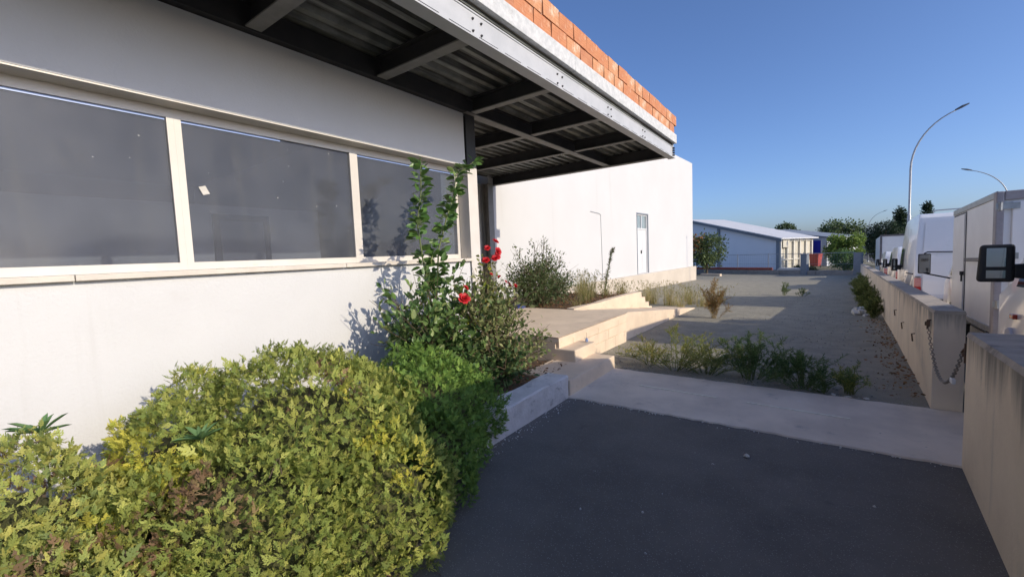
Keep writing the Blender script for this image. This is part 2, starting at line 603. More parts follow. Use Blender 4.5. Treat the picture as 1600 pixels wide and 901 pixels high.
# gravel yard behind the concrete strip, follows the wall
b = MB()
ys = [5.5, 5.9, 6.4, 7, 8, 9, 10, 11, 12, 13.5, 15, 17, 19, 21, 24, 27, 30, 33, 36, 39.5]
ts = [0, .08, .2, .35, .5, .65, .8, .92, 1]
v = []
for y in ys:
    xl = -3.0 if y < 7.9 else (-3.0 - (y - 7.9) * 4 if y < 9 else -7.4)
    xr = wall_x(y) + .05
    for t in ts:
        x = xl + (xr - xl) * t
        mound = .05 * math.exp(-((x - wall_x(y)) / .25) ** 2) * (1 if y > 7 else max(0, (y - 5.8) / 1.2))
        v.append((x, y, lot_z(y) + mound + random.uniform(-.012, .012) * (1 if y > 5.6 else 0)))
n = len(ts)
b.add(v, [(j * n + i, j * n + i + 1, (j + 1) * n + i + 1, (j + 1) * n + i) for j in range(len(ys) - 1) for i in range(n - 1)])
tag(b.build('gravel_yard', 'gravel_ground', smooth=True), kind='structure')
# street beyond the wall
b = MB()
ys = [-20, -10, -4, 0, 4, 6.6, 10, 15, 20, 28, 36, 45, 55, 66.6, 80, 110, 160]
v = []
for y in ys:
    for dx in (.30, 2.2, 5, 8.2):
        v.append((wall_x(y) + dx, y, road_z(y)))
b.add(v, [(j * 4 + i, j * 4 + i + 1, (j + 1) * 4 + i + 1, (j + 1) * 4 + i) for j in range(len(ys) - 1) for i in range(3)])
tag(b.build('road', 'road'), kind='structure')
# kerb and pavement on the far side of the street
b = MB()
for y0, y1 in zip(ys[:-1], ys[1:]):
    p = [(wall_x(y0) + 8.2, y0, road_z(y0) - .1), (wall_x(y0) + 10.2, y0, road_z(y0) - .1), (wall_x(y1) + 10.2, y1, road_z(y1) - .1), (wall_x(y1) + 8.2, y1, road_z(y1) - .1)]
    b.add([*p, *[(q[0], q[1], q[2] + .24) for q in p]], [(4, 5, 6, 7), (3, 0, 4, 7)])
tag(b.build('pavement', 'concrete'), kind='structure')

# ------------------------------------------------------------------ concrete strip across the gate
b = MB()
yn, yf = 4.245, 5.60
nx = 46
pn, pf = [], []
for i in range(nx + 1):
    t = i / nx
    x = -2.30 + t * (1.16 + 2.30)
    pn.append((x, yn + random.uniform(-.014, .014), .014))
    pf.append((x, yf - .03 * t + random.uniform(-.012, .012), .018))
lo = [(p[0], p[1] - .02, -.02) for p in pn]
lof = [(p[0], p[1] + .02, -.03) for p in pf]
v = lo + pn + pf + lof
k = nx + 1
f = []
for r_ in range(3):
    for i in range(nx):
        f.append((r_ * k + i, r_ * k + i + 1, (r_ + 1) * k + i + 1, (r_ + 1) * k + i))
b.add(v, f)
strip = tag(b.build('concrete_apron', 'concrete'), kind='structure')
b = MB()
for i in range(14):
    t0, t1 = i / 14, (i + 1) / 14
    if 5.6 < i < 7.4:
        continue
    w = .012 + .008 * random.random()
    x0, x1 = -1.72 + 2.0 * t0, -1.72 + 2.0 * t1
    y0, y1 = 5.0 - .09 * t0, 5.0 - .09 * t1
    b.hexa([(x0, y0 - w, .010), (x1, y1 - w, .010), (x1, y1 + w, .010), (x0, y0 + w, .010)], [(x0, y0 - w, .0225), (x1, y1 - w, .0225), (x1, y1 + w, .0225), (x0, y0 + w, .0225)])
b.build('sun_streak', 'sun_streak', strip)  # thin pale strip, a streak of sunlight put in as shape and colour

# ------------------------------------------------------------------ planter wall, soil
b = MB()


def rough_bar(b, p0, p1, w, z0, z1, n=14, j=.008):
    """bar between two plan points with uneven faces; width w to the left (-x) side"""
    rows = []
    for i in range(n + 1):
        t = i / n
        x, y = p0[0] + (p1[0] - p0[0]) * t, p0[1] + (p1[1] - p0[1]) * t
        zz0 = z0 if not callable(z0) else z0(y)
        zz1 = z1 if not callable(z1) else z1(y)
        r_ = lambda: random.uniform(-j, j)
        rows.append([(x, y, zz0), (x + r_(), y, zz0 + (zz1 - zz0) * .6), (x + r_(), y, zz1 - .012 + r_()), (x - .015 + r_(), y, zz1 + r_()),
                     (x - w * .5, y, zz1 + r_()), (x - w + .012, y, zz1 + r_()), (x - w, y, zz1 - .015), (x - w, y, zz0)])
    v = [p for r_ in rows for p in r_]
    f = []
    for i in range(n):
        for k in range(7):
            f.append((i * 8 + k, (i + 1) * 8 + k, (i + 1) * 8 + k + 1, i * 8 + k + 1))
    f.append(tuple(range(8)))
    f.append(tuple(range(n * 8, n * 8 + 8))[::-1])
    b.add(v, f)


pl = thing('planter_wall', (-2.3, 4.2, 0), 'low white-washed concrete planter wall with flaking dark top beside the asphalt', 'planter wall')
b = MB()
rough_bar(b, (0.02, -1.25 - 6), (0.01, .035), .27, -.05, .265, 40, .007)
b.build('wall_core', 'concrete_white', pl)
sheet('soil_bed', [-4.02, -3.6, -3.2, -2.9, -2.55], [-4, -1, 1, 2, 2.6, 3.1, 3.5, 3.9, 4.3, 4.7, 5.02], lambda x, y: .17, 'soil', 0, jitter=.03)
sheet('soil_bank', [-7.3, -6.6, -6.0, -5.4, -4.9, -4.4, -4.12, -3.95], [7.72, 8.3, 9, 9.8, 10.6, 11.3],
      lambda x, y: .46 + .07 * math.sin(x * 2.3 + y) * .5, 'soil', 0, jitter=.035)
sheet('soil_slope', [-7.3, -6.4, -5.6, -4.8, -4.2, -3.86], [11.3, 11.5, 11.7, 11.95, 12.2],
      lambda x, y: .47 + (lot_z(12.2) - .06 - .47) * (y - 11.3) / .9, 'soil', 0, jitter=.02)

# ------------------------------------------------------------------ entrance landing, steps, ramp
st = thing('entrance_landing', (-2.85, 5.04, 0), 'pale concrete landing with two steps and a side ramp down to the gravel', 'steps')
o0 = Vector((-2.85, 5.04, 0))


def loc(*p):
    return tuple(Vector(p) - o0)


b = MB()
b.box(loc(-2.96, 4.27, -.06), loc(-2.285, 5.62, .195))
b.build('step', 'concrete_pale', st, .014)
b = MB()
b.box(loc(-3.3, 5.035, .10), loc(-2.60, 5.68, .355))
b.build('step', 'concrete_pale', st, .014)
b = MB()
b.box(loc(-7.4, 5.06, -.05), loc(-2.866, 7.60, .47))
b.build('landing_core', 'concrete_pale', st)
b = MB()
zj = lambda: random.uniform(-.006, .006)
xs_, ys_ = [-7.4, -6.4, -5.6, -4.8, -4.2, -3.7, -3.3, -3.0, -2.838], [5.022, 5.3, 5.7, 6.1, 6.5, 7.0, 7.4, 7.66]
top = [[loc(x, y, .512 + zj()) for x in xs_] for y in ys_]
n = len(xs_)
v = [p for r_ in top for p in r_]
b.add(v, [(j * n + i, j * n + i + 1, (j + 1) * n + i + 1, (j + 1) * n + i) for j in range(len(ys_) - 1) for i in range(n - 1)])
b.box(loc(-7.4, 5.024, .44), loc(-2.84, 7.655, .500))
b.build('landing_slab', 'concrete_pale', st)
# block courses of the exposed side and front faces
y = 5.69
for row, (z0, z1) in enumerate(((-.06, .17), (.178, .335), (.343, .437))):
    y = 5.05 if row == 2 else 5.69
    off = .22 if row % 2 else 0
    e = y
    nxt = y + (.42 - off if row else .5)
    while e < 7.58:
        y1 = min(nxt, 7.60)
        b = MB()
        dx = random.uniform(-.002, .003)
        b.box(loc(-2.90, e + .0025, z0), loc(-2.852 + dx, y1 - .0025, z1))
        b.build('block', 'concrete_pale', st, .006)
        e = y1
        nxt = e + .44
e = -2.90
for i in range(3):
    b = MB()
    b.box(loc(e - .42, 5.034 + random.uniform(0, .004), .18), loc(e - .005, 5.075, .437))
    b.build('block', 'concrete_pale', st, .006)
    e -= .425
# ramp
b = MB()
rz = lambda y: .508 + (y - 7.66) * (lot_z(13.4) + .01 - .508) / (13.4 - 7.66)
seg = [7.665 + (13.4 - 7.665) * i / 10 for i in range(11)]
for a, c in zip(seg[:-1], seg[1:]):
    x0a, x0c = -3.85 + .01 * (a - 7.66), -3.85 + .01 * (c - 7.66)
    b.hexa([loc(x0a, a, -.3), loc(-2.905, a, -.3), loc(-2.905, c, -.3), loc(x0c, c, -.3)],
           [loc(x0a, a, rz(a) + zj()), loc(-2.90, a, rz(a)), loc(-2.90, c, rz(c)), loc(x0c, c, rz(c) + zj())])
b.build('ramp', 'concrete_pale', st)

# ragged low retaining wall beside the ramp
rw = thing('retaining_wall', (-4.1, 7.75, .3), 'low ragged concrete retaining wall with stepped broken end beside the ramp', 'retaining wall')
b = MB()
o1 = Vector((-4.1, 7.75, .3))
pts = [(7.72, .525), (8.3, .535), (8.9, .53), (9.5, .55), (10.1, .56), (10.6, .56), (11.05, .555), (11.25, .55), (11.27, .40), (11.5, .39), (11.52, .24), (11.75, .23), (11.77, .10), (11.98, .08)]
for (a, za), (c, zc) in zip(pts[:-1], pts[1:]):
    fx = lambda y: -3.99 + .058 * (y - 7.72)
    q = lambda x, y, z: tuple(Vector((x, y, z)) - o1)
    j0, j1 = random.uniform(-.01, .01), random.uniform(-.01, .01)
    b.hexa([q(fx(a) - .16, a, -.1), q(fx(a), a, -.1), q(fx(c), c, -.1), q(fx(c) - .16, c, -.1)],
           [q(fx(a) - .16, a, za + j0), q(fx(a), a, za), q(fx(c), c, zc), q(fx(c) - .16, c, zc + j1)])
b.build('wall_core', 'concrete_pale', rw)

# ------------------------------------------------------------------ office building with long window
XW = -4.0
ob = thing('office_building', (XW, 4.6, 0), 'white rendered building with a long band of dusty windows under the steel canopy', 'building')
o2 = Vector((XW, 4.6, 0))
q2 = lambda x, y, z: tuple(Vector((x, y, z)) - o2)
Y0, Y1 = -7.0, 4.60
ZS, ZL, ZT = 1.62, 2.94, 3.645
WY0, WY1 = -5.2, 4.618
b = MB()
b.box(q2(XW - .25, Y0, -.1), q2(XW, Y1, ZS - .02))
b.box(q2(XW - .25, Y0, ZL), q2(XW, Y1 - .002, ZT))
b.box(q2(XW - .25, Y0, ZS - .02), q2(XW, WY0, ZL))
b.box(q2(XW - 9.2, Y1 - .25, -.1), q2(XW - .25, Y1 - .002, ZT + .19))        # return wall of the recess
b.box(q2(XW - 9, Y0, -.1), q2(XW - .25, Y0 + .25, ZT))                  # end wall
b.box(q2(XW - 3.65, Y1 + .002, -.1), q2(XW - 3.55, 9.3, ZT))            # back of the recess
b.build('wall', 'white_wall', ob)
b = MB()
b.box(q2(XW - 9.3, Y0, ZT + .36), q2(XW - 3.505, 9.3, ZT + .5))
b.build('roof', 'concrete', ob)
# the room behind the panes
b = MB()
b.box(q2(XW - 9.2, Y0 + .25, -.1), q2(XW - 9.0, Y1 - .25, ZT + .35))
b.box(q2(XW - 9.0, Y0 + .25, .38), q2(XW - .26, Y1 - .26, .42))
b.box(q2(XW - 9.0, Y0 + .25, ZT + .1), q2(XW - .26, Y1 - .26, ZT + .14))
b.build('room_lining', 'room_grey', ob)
b = MB()
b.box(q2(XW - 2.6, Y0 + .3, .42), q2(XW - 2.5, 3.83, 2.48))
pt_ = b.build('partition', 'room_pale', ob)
b = MB()
b.box(q2(XW - 2.499, 2.34, .42), q2(XW - 2.46, 2.42, 2.36))
b.box(q2(XW - 2.499, 2.98, .42), q2(XW - 2.46, 3.05, 2.36))
b.box(q2(XW - 2.499, 2.42, 2.28), q2(XW - 2.46, 2.98, 2.36))
b.build('door_frame', 'steel_dark', pt_)
b = MB()
b.box(q2(XW - 2.4985, 2.42, .43), q2(XW - 2.48, 2.98, 2.28))
b.build('door', 'room_door', pt_)
b = MB()
for i, (a, c) in enumerate(((-5.0, -2.2), (-2.196, .61), (.614, 2.6), (2.604, 4.62))):
    b.box(q2(XW - .24, a, ZS - .02), q2(XW + .055, c, ZS + .022))
b.build('sill', 'sill', ob, .006)
b = MB()
b.box(q2(XW - .2, WY0, ZL - .012), q2(XW - .004, Y1 - .004, ZL - .001))
b.build('soffit_bounce', 'frame', ob)  # added beige panel, bounced light on the soffit put into its colour
edges = [WY0, -3.58, -1.95, -.32, 1.307, 2.935, 4.616]
FX = XW - .185
for i in range(6):
    a, c = edges[i], edges[i + 1]
    fa = .048
    wz0, wz1 = ZS + .024, ZL - .013
    b = MB()
    b.box(q2(FX - .05, a + .0002, wz0), q2(FX, a + fa, wz1))
    b.box(q2(FX - .05, c - fa, wz0), q2(FX, c - .0002, wz1))
    b.box(q2(FX - .05, a + fa, wz0), q2(FX - .001, c - fa, wz0 + .062))
    b.box(q2(FX - .05, a + fa, wz1 - .075), q2(FX - .001, c - fa, wz1))
    wi = b.build('window', 'frame', ob)
    b = MB()
    b.box(q2(FX - .04, a + fa + .001, wz0 + .063), q2(FX - .022, c - fa - .001, wz1 - .076))
    b.build('pane', 'glass', wi)
    b = MB()
    ln = 1.0 if i != 4 else .52
    b.box(q2(FX - .0215, a + fa + .004, wz1 - .094), q2(FX - .018, a + fa + .004 + (c - a - 2 * fa - .01) * ln, wz1 - .078))
    b.build('glazing_strip', 'pale_blue', wi)  # pale blue strip along the top of the glass
    b = MB()
    b.box(q2(FX + .000, a + .5, wz0 + .02), q2(FX + .003, a + .54, wz0 + .025))
    b.build('drain_slot', 'sill', wi)
    if i == 4:
        b = MB()
        c0 = Vector((FX - .018, 1.475, 2.30))
        b.prism([q2(c0.x, c0.y + dy, c0.z + dz) for dy, dz in ((-.035, .03), (.015, .045), (.045, -.02), (-.005, -.035))], (.002, 0, 0))
        st_ = b.build('sticker', 'paper', wi)
# corner pillar of the wall: pale cladding below, steel post above
b = MB()
b.box(q2(XW - .19, 4.625, -.1), q2(XW + .012, 4.83, 2.92))
b.build('pillar', 'frame', ob, .006)
b = MB()
hs = lambda b, x0, x1, y0, y1, z0, z1: (b.box(q2(x0, y0, z0), q2(x0 + .016, y1, z1)), b.box(q2(x1 - .016, y0, z0), q2(x1, y1, z1)),
                                       b.box(q2(x0 + .016, (y0 + y1) / 2 - .006, z0), q2(x1 - .016, (y0 + y1) / 2 + .006, z1)))
hs(b, XW - .19, XW + .008, 4.63, 4.825, 2.92, 3.66)
b.build('post', 'steel_dark', ob)
b = MB()
hs(b, XW - 3.46, XW - 3.24, 9.20, 9.42, .4, 3.645)
b.build('post', 'steel_mid_grey', ob)

# ------------------------------------------------------------------ steel canopy with brick parapet
cp = thing('entrance_canopy', (-2.5, 4.6, 3.65), 'steel-framed canopy with ribbed deck, pale slab edge and orange brick parapet', 'canopy')
o3 = Vector((-2.5, 4.6, 3.65))
q3 = lambda x, y, z: tuple(Vector((x, y, z)) - o3)
XF, CY0, CY1 = -2.49, -7.0, 9.76
CX0 = -7.5
ZB = 3.605
b = MB()
b.box(q3(XF - .06, CY0, ZB + .014), q3(XF - .05, CY1, 3.846))                      # web
b.box(q3(XF - .14, CY0, ZB), q3(XF, CY1, ZB + .014))                              # bottom flange
b.box(q3(XF - .14, CY0, 3.846), q3(XF - .042, CY1, 3.86))                               # top flange
fb = b.build('fascia_beam', 'steel_grey', cp)
b = MB()
yy = CY0 + .2
while yy < CY1 - .4:
    b.box(q3(XF - .0495, yy, ZB + .055), q3(XF - .046, yy + .28, ZB + .058))
    yy += .40
b.build('weld_seam', 'steel_dark', fb)
beams = [-5.9, -4.35, -2.8, -1.25, .30, 1.85, 3.17, 4.72, 6.25, 7.82]
for y in beams:
    for dy in (-.06, .06):
        for z in (3.685, 3.79):
            b = MB()
            b.lathe([(.012, 0), (.012, .010), (.007, .011), (.007, .018)], q3(XF - .05, y + dy, z), 6, 'x')
            b.build('bolt', 'steel_dark', fb)


def ibeam(axis, a, c, pos, z0, z1, fw_, name='cross_beam'):
    """I-beam along x or y: dark web and top flange, lighter grey bottom flange as sub-part"""
    b = MB()
    if axis == 'x':
        b.box(q3(a, pos - .006, z0 + .014), q3(c, pos + .006, z1 - .014))
        b.box(q3(a, pos - fw_ / 2, z1 - .014), q3(c, pos + fw_ / 2, z1))
    else:
        b.box(q3(pos - .006, a, z0 + .014), q3(pos + .006, c, z1 - .014))
        b.box(q3(pos - fw_ / 2, a, z1 - .014), q3(pos + fw_ / 2, c, z1))
    o = b.build(name, 'steel_dark', cp)
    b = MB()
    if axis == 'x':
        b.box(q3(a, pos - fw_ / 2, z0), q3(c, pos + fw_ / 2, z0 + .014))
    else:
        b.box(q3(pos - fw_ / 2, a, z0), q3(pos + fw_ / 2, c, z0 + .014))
    b.build('bottom_flange', 'steel_mid_grey', o)
    return o


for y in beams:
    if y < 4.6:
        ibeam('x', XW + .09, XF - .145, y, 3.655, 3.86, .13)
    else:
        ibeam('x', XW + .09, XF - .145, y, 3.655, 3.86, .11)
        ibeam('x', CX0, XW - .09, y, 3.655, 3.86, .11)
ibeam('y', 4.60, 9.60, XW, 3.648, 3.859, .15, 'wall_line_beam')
b = MB()
b.box(q3(XW - .075, CY0, 3.652), q3(XW + .075, 4.595, 3.858))
b.build('wall_line_beam', 'steel_dark', cp)
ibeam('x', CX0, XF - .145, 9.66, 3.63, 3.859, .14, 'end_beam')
b = MB()
for z in (3.66, 3.71, 3.76, 3.81):
    b.box(q3(XF - .13, CY1 - .03, z), q3(XF - .008, CY1 + .008, z + .03))
b.box(q3(XF - .16, CY1 - .012, ZB + .016), q3(XF - .145, CY1, 3.855))
b.build('end_plate', 'steel_dark', fb)
# trapezoidal deck, ribs run along y
b = MB()
xx = CX0
prof = []
while xx < XF - .15:
    prof += [(xx, 3.866), (xx + .055, 3.866), (xx + .085, 3.925), (xx + .145, 3.925), (xx + .175, 3.866)]
    xx += .20
v = [q3(x, CY0, z) for x, z in prof] + [q3(x, CY1 - .04, z) for x, z in prof]
n = len(prof)
b.add(v, [(i, i + 1, n + i + 1, n + i) for i in range(n - 1)])
b.build('deck_sheet', 'deck', cp)
b = MB()
b.box(q3(CX0, CY0, 3.93), q3(XF - .04, CY1 - .05, 4.09))
b.build('deck_slab', 'concrete', cp)
# slab edge band (sections)
yy = CY0
while yy < CY1:
    y1 = min(yy + 2.4, CY1 + .02)
    b = MB()
    b.box(q3(XF - .035, yy + .001, 3.915), q3(XF + .03, y1 - .001, 4.10))
    b.build('slab_edge', 'slab_edge', cp, .006)
    yy = y1
b = MB()
b.box(q3(CX0, CY1 - .045, 3.862), q3(XF - .037, CY1 + .02, 4.10))
b.build('slab_edge', 'slab_edge', cp, .006)
# parapet: bricks, two courses
pw = MB().box(q3(XF - .21, CY0, 4.1005), q3(XF - .032, CY1 - .022, 4.518)).box(q3(CX0, CY1 - .2, 4.1005), q3(XF - .215, CY1 - .022, 4.518)).build('parapet', 'mortar', cp)
bl, bh = .362, .196
bm_ = []
for k_ in range(6):
    b = MB()
    j = lambda: random.uniform(-.007, .007)
    x0, x1 = -.10, 0.0
    v = [(x0, 0, 0), (x1 + j(), 0 + j(), 0 + j()), (x1 + j(), bl + j(), 0 + j()), (x0, bl, 0), (x0, 0, bh), (x1 + j(), 0 + j(), bh + j()), (x1 + j(), bl + j(), bh + j()), (x0, bl, bh)]
    b.hexa(v[:4], v[4:])
    bm_.append(b.mesh('brick', ('brick1', 'brick2', 'brick3', 'brick1', 'brick2', 'brick1')[k_]))
for row in range(2):
    z = 4.110 + row * (bh + .013)
    yy = CY1 - (.19 if row else .012) - .0
    if row:
        yy = CY1
    yy -= (bl * (.5 if row else 1.0))
    while yy > CY0:
        o = bpy.data.objects.new('brick', random.choice(bm_))
        COL.objects.link(o)
        o.parent = pw
        o.location = q3(XF - .012 + random.uniform(-.006, .004), yy + random.uniform(-.002, .002), z + random.uniform(-.003, .003))
        yy -= bl + .014
    xx = XF - .1
    while xx > CX0 + .3:
        o = bpy.data.objects.new('brick', random.choice(bm_))
        COL.objects.link(o)
        o.parent = pw
        o.rotation_euler = (0, 0, R(90))
        o.location = q3(xx - .02 - (bl / 2 if row else 0), CY1 - .002 + random.uniform(-.006, .004), z)
        xx -= bl + .011
b = MB()
yy = CY0
while yy < CY1 - .1:
    l = random.uniform(.25, .6)
    b.box(q3(XF - .205, yy, 4.5185), q3(XF - .03 + random.uniform(-.02, .012), min(yy + l, CY1 - .02), 4.524 + random.uniform(0, .012)))
    yy += l
b.build('mortar_bed', 'mortar', pw)

# ------------------------------------------------------------------ white warehouse beyond the canopy
A, B_ = Vector((-7.42, 9.46, 0)), Vector((-6.452, 29.33, 0))
dv = (B_ - A).normalized()
nv = Vector((dv.y, -dv.x, 0))
LW = (B_ - A).length
wh = thing('white_warehouse', (A.x, A.y, 0), 'tall white rendered warehouse wall with a narrow double door and low plinth', 'warehouse')
wh.rotation_euler = (0, 0, math.atan2(dv.y, dv.x) - math.pi / 2)      # local y along the wall, local +x outward
T = 7.04
d0, d1, dz0, dz1 = 10.62, 12.0, .53, 3.40
b = MB()
b.box((-.3, -.0, -.5), (0, d0, T))
b.box((-.3, d1, -.5), (0, LW, T))
b.box((-.3, d0, dz1), (0, d1, T))
b.box((-.3, d0, -.5), (0, d1, dz0))
b.box((-14, LW - .3, -.5), (-.3, LW - .001, T))
b.box((-14, 0, -.5), (-.3, .3, T))
b.build('wall', 'white_wall_far', wh)
b = MB()
b.box((-14, .3, T - .4), (-.3, LW - .3, T - .25))
b.build('roof', 'concrete', wh)
b = MB()
b.box((.002, 1.5, -.6), (.16, LW + .16, .505))
b.box((-8, LW + .002, -.6), (.0, LW + .16, .505))
b.build('plinth', 'plinth', wh, .012)
b = MB()
b.box((.1605, 1.5, .30), (.17, LW + .165, .325))
b.build('plinth_ledge', 'plinth', wh)
b = MB()
for (a, c, z0, z1) in ((d0, d0 + .06, dz0, dz1), (d1 - .06, d1, dz0, dz1), (d0 + .06, d1 - .06, dz1 - .06, dz1), (d0 + .06, d1 - .06, 2.66, 2.73)):
    b.box((-.14, a, z0), (-.05, c, z1))
b.box((-.14, (d0 + d1) / 2 - .03, 2.73), (-.052, (d0 + d1) / 2 + .03, dz1 - .06))
df = b.build('door_frame', 'door_white', wh)
for k_ in range(2):
    w_ = (d1 - d0 - .12) / 2
    a = d0 + .06 + k_ * w_
    b = MB()
    b.box((-.13, a + .004, dz0 + .01), (-.075, a + w_ - .004, 2.655))
    b.box((-.075, a + .12, dz0 + .2), (-.066, a + w_ - .12, 1.45))
    b.box((-.075, a + .12, 1.6), (-.066, a + w_ - .12, 2.5))
    dl = b.build('door', 'door_white', wh, .006)
    if k_ == 0:
        b = MB()
        b.box((-.075, a + w_ - .09, 1.5), (-.02, a + w_ - .06, 1.66))
        b.build('handle', 'steel_dark', dl)
    b = MB()
    b.box((-.11, a + .035 * (k_ == 1) + .001, 2.731), (-.09, a + w_ - .035 * (k_ == 0) - .001, dz1 - .061))
    b.build('transom_pane', 'door_glass', df)
b = MB()
b.box((-.002, d0 - .05, dz0), (.02, d0 - .002, dz1 + .05))
b.box((-.002, d1 + .002, dz0), (.02, d1 + .05, dz1 + .05))
b.box((-.002, d0 - .002, dz1 + .002), (.02, d1 + .002, dz1 + .05))
b.build('door_surround', 'shed_trim', wh)
b = MB()
b.tube([(.012, 5.95, 3.24), (.012, 6.65, 3.2), (.012, 6.82, 3.15), (.012, 6.88, .505)], .012, 6)
b.build('wall_cable', 'wire', wh)

# ------------------------------------------------------------------ boundary walls on the street side


def wall_top_z(y):
    return .967 + (y - 5.6) * (.27 - .967) / (33.65 - 5.6)


bw = thing('boundary_wall', (wall_x(5.6), 5.6, 0), 'long beige concrete boundary wall running along the yard past the parked vans', 'wall', 'concrete boundary walls')
o4 = Vector((wall_x(5.6), 5.6, 0))
b, bt = MB(), MB()
ys = [5.59, 6.2, 7, 8, 9, 10.4, 12, 14, 16, 18.5, 21, 24, 27, 30.5, 34]
for a, c in zip(ys[:-1], ys[1:]):
    q = lambda x, y, z: tuple(Vector((x, y, z)) - o4)
    xa, xc = wall_x(a), wall_x(c)
    ta, tc = wall_top_z(a), wall_top_z(c)
    b.hexa([q(xa, a, -1.6), q(xa + .215, a, -1.6), q(xc + .215, c, -1.6), q(xc, c, -1.6)], [q(xa, a, ta - .03), q(xa + .215, a, ta - .03), q(xc + .215, c, tc - .03), q(xc, c, tc - .03)])
    bt.hexa([q(xa - .004, a, ta - .03), q(xa + .219, a, ta - .03), q(xc + .219, c, tc - .03), q(xc - .004, c, tc - .03)], [q(xa + .006, a, ta), q(xa + .21, a, ta), q(xc + .21, c, tc), q(xc + .006, c, tc)])
b.build('wall_core', 'wall_conc', bw)
bt.build('wall_cap', 'wall_top', bw)
b = MB()
for (y, z) in ((6.95, .42), (8.2, .37), (9.4, .40)):
    b.tube([tuple(Vector((wall_x(y) - .02, y, z)) - o4), tuple(Vector((wall_x(y) - .03, y, z + .09)) - o4), tuple(Vector((wall_x(y) + .02, y, z + .1)) - o4)], .008, 6)
b.build('iron_hook', 'rust', bw)
b = MB()
b.tube([tuple(Vector(p) - o4) for p in ((.935, 5.80, .80), (.905, 5.79, .80), (.90, 5.75, .83), (.915, 5.70, .85), (.905, 5.66, .80))], .010, 6)
b.tube([tuple(Vector(p) - o4) for p in ((.93, 5.70, .86), (.905, 5.70, .86), (.905, 5.70, .77))], .009, 6)
b.build('iron_hook', 'rust', bw)

nw = thing('boundary_wall', (.878, 4.25, 0), 'short stained concrete wall end by the chained gap, beside the asphalt', 'wall', 'concrete boundary walls')
o5 = Vector((.878, 4.25, 0))
nxf = lambda y: .878 + .07 * (y - 4.25)
b, bt = MB(), MB()
for a, c in ((4.255, 3.3), (3.3, 2.2), (2.2, 1.0), (1.0, -1), (-1, -5)):
    q = lambda x, y, z: tuple(Vector((x, y, z)) - o5)
    za, zc = .985 + (4.25 - a) * .04, .985 + (4.25 - c) * .04
    b.hexa([q(nxf(c), c, -.4), q(nxf(c) + .3, c, -.4), q(nxf(a) + .3, a, -.4), q(nxf(a), a, -.4)], [q(nxf(c), c, zc - .03), q(nxf(c) + .3, c, zc - .03), q(nxf(a) + .3, a, za - .03), q(nxf(a), a, za - .03)])
    bt.hexa([q(nxf(c) - .005, c, zc - .03), q(nxf(c) + .305, c, zc - .03), q(nxf(a) + .305, a, za - .03), q(nxf(a) - .005, a, za - .03)], [q(nxf(c) + .008, c, zc), q(nxf(c) + .29, c, zc), q(nxf(a) + .29, a, za), q(nxf(a) + .008, a, za)])
b.build('wall_core', 'wall_conc', nw)
bt.build('wall_cap', 'wall_top', nw)
b = MB()
b.box(tuple(Vector((.87, 4.262, .76)) - o5), tuple(Vector((.90, 4.275, .90)) - o5))
b.tube([tuple(Vector(p) - o5) for p in ((.885, 4.262, .84), (.885, 4.33, .85), (.875, 4.35, .82), (.88, 4.32, .80))], .009, 6)
b.build('iron_hook', 'rust', nw)

# chain across the gap
ch = thing('gate_chain', (.9, 5.68, .85), 'rusty steel chain sagging across the gap between the two concrete walls', 'chain')
P0, P1 = Vector((.905, 5.66, .79)), Vector((.875, 4.335, .815))
torus = MB()
for i in range(10):
    pass


def torus_mesh(a, bq, r_, n=12, k=5):
    t = MB()
    pts_ = [(a * math.cos(2 * math.pi * i / n), 0, bq * math.sin(2 * math.pi * i / n)) for i in range(n)]
    v, f = [], []
    for i in range(n):
        an = 2 * math.pi * i / n
        c = Vector(pts_[i])
        out = Vector((math.cos(an), 0, math.sin(an)))
        for j in range(k):
            w = 2 * math.pi * j / k
            v.append(c + out * r_ * math.cos(w) + Vector((0, 1, 0)) * r_ * math.sin(w))
    for i in range(n):
        for j in range(k):
            f.append((i * k + j, ((i + 1) % n) * k + j, ((i + 1) % n) * k + (j + 1) % k, i * k + (j + 1) % k))
    t.add(v, f)
    return t.mesh('link', 'chain')


lm = torus_mesh(.019, .011, .0042)
NL = 52
sag = .36
for i in range(NL):
    t = (i + .5) / NL
    # chain hangs: denser in u so links stay evenly spaced
    f_ = lambda u: P0.lerp(P1, u) + Vector((0, 0, -sag * 4 * u * (1 - u)))
    p, p2 = f_(t), f_(min(t + .01, 1))
    o = bpy.data.objects.new('link', lm)
    COL.objects.link(o)
    o.parent = ch
    o.location = p - Vector((.9, 5.68, .85))
    o.rotation_euler = (p2 - p).to_track_quat('X', 'Z').to_euler()
    if i % 2:
        o.rotation_euler = ((p2 - p).to_track_quat('X', 'Z') @ Matrix.Rotation(R(90), 3, 'X').to_quaternion()).to_euler()
b = MB()
pp = P0.lerp(P1, .80) + Vector((0, 0, -sag * 4 * .8 * .2 - .035)) - Vector((.9, 5.68, .85))
b.box(tuple(pp - Vector((.012, .035, .02))), tuple(pp + Vector((.012, .035, .02))))
b.build('padlock', 'plate', ch, .006)

# ------------------------------------------------------------------ vehicles
YAW = -math.atan(0.0485)
PIT = -math.atan(0.033)


def vehicle_root(name, y, side_gap, label, cat, W_):
    x = wall_x(y) + .215 + side_gap + W_ / 2
    o = thing(name, (x, y, road_z(y)), label, cat, 'vehicles parked along the street', YAW, PIT)
    return o


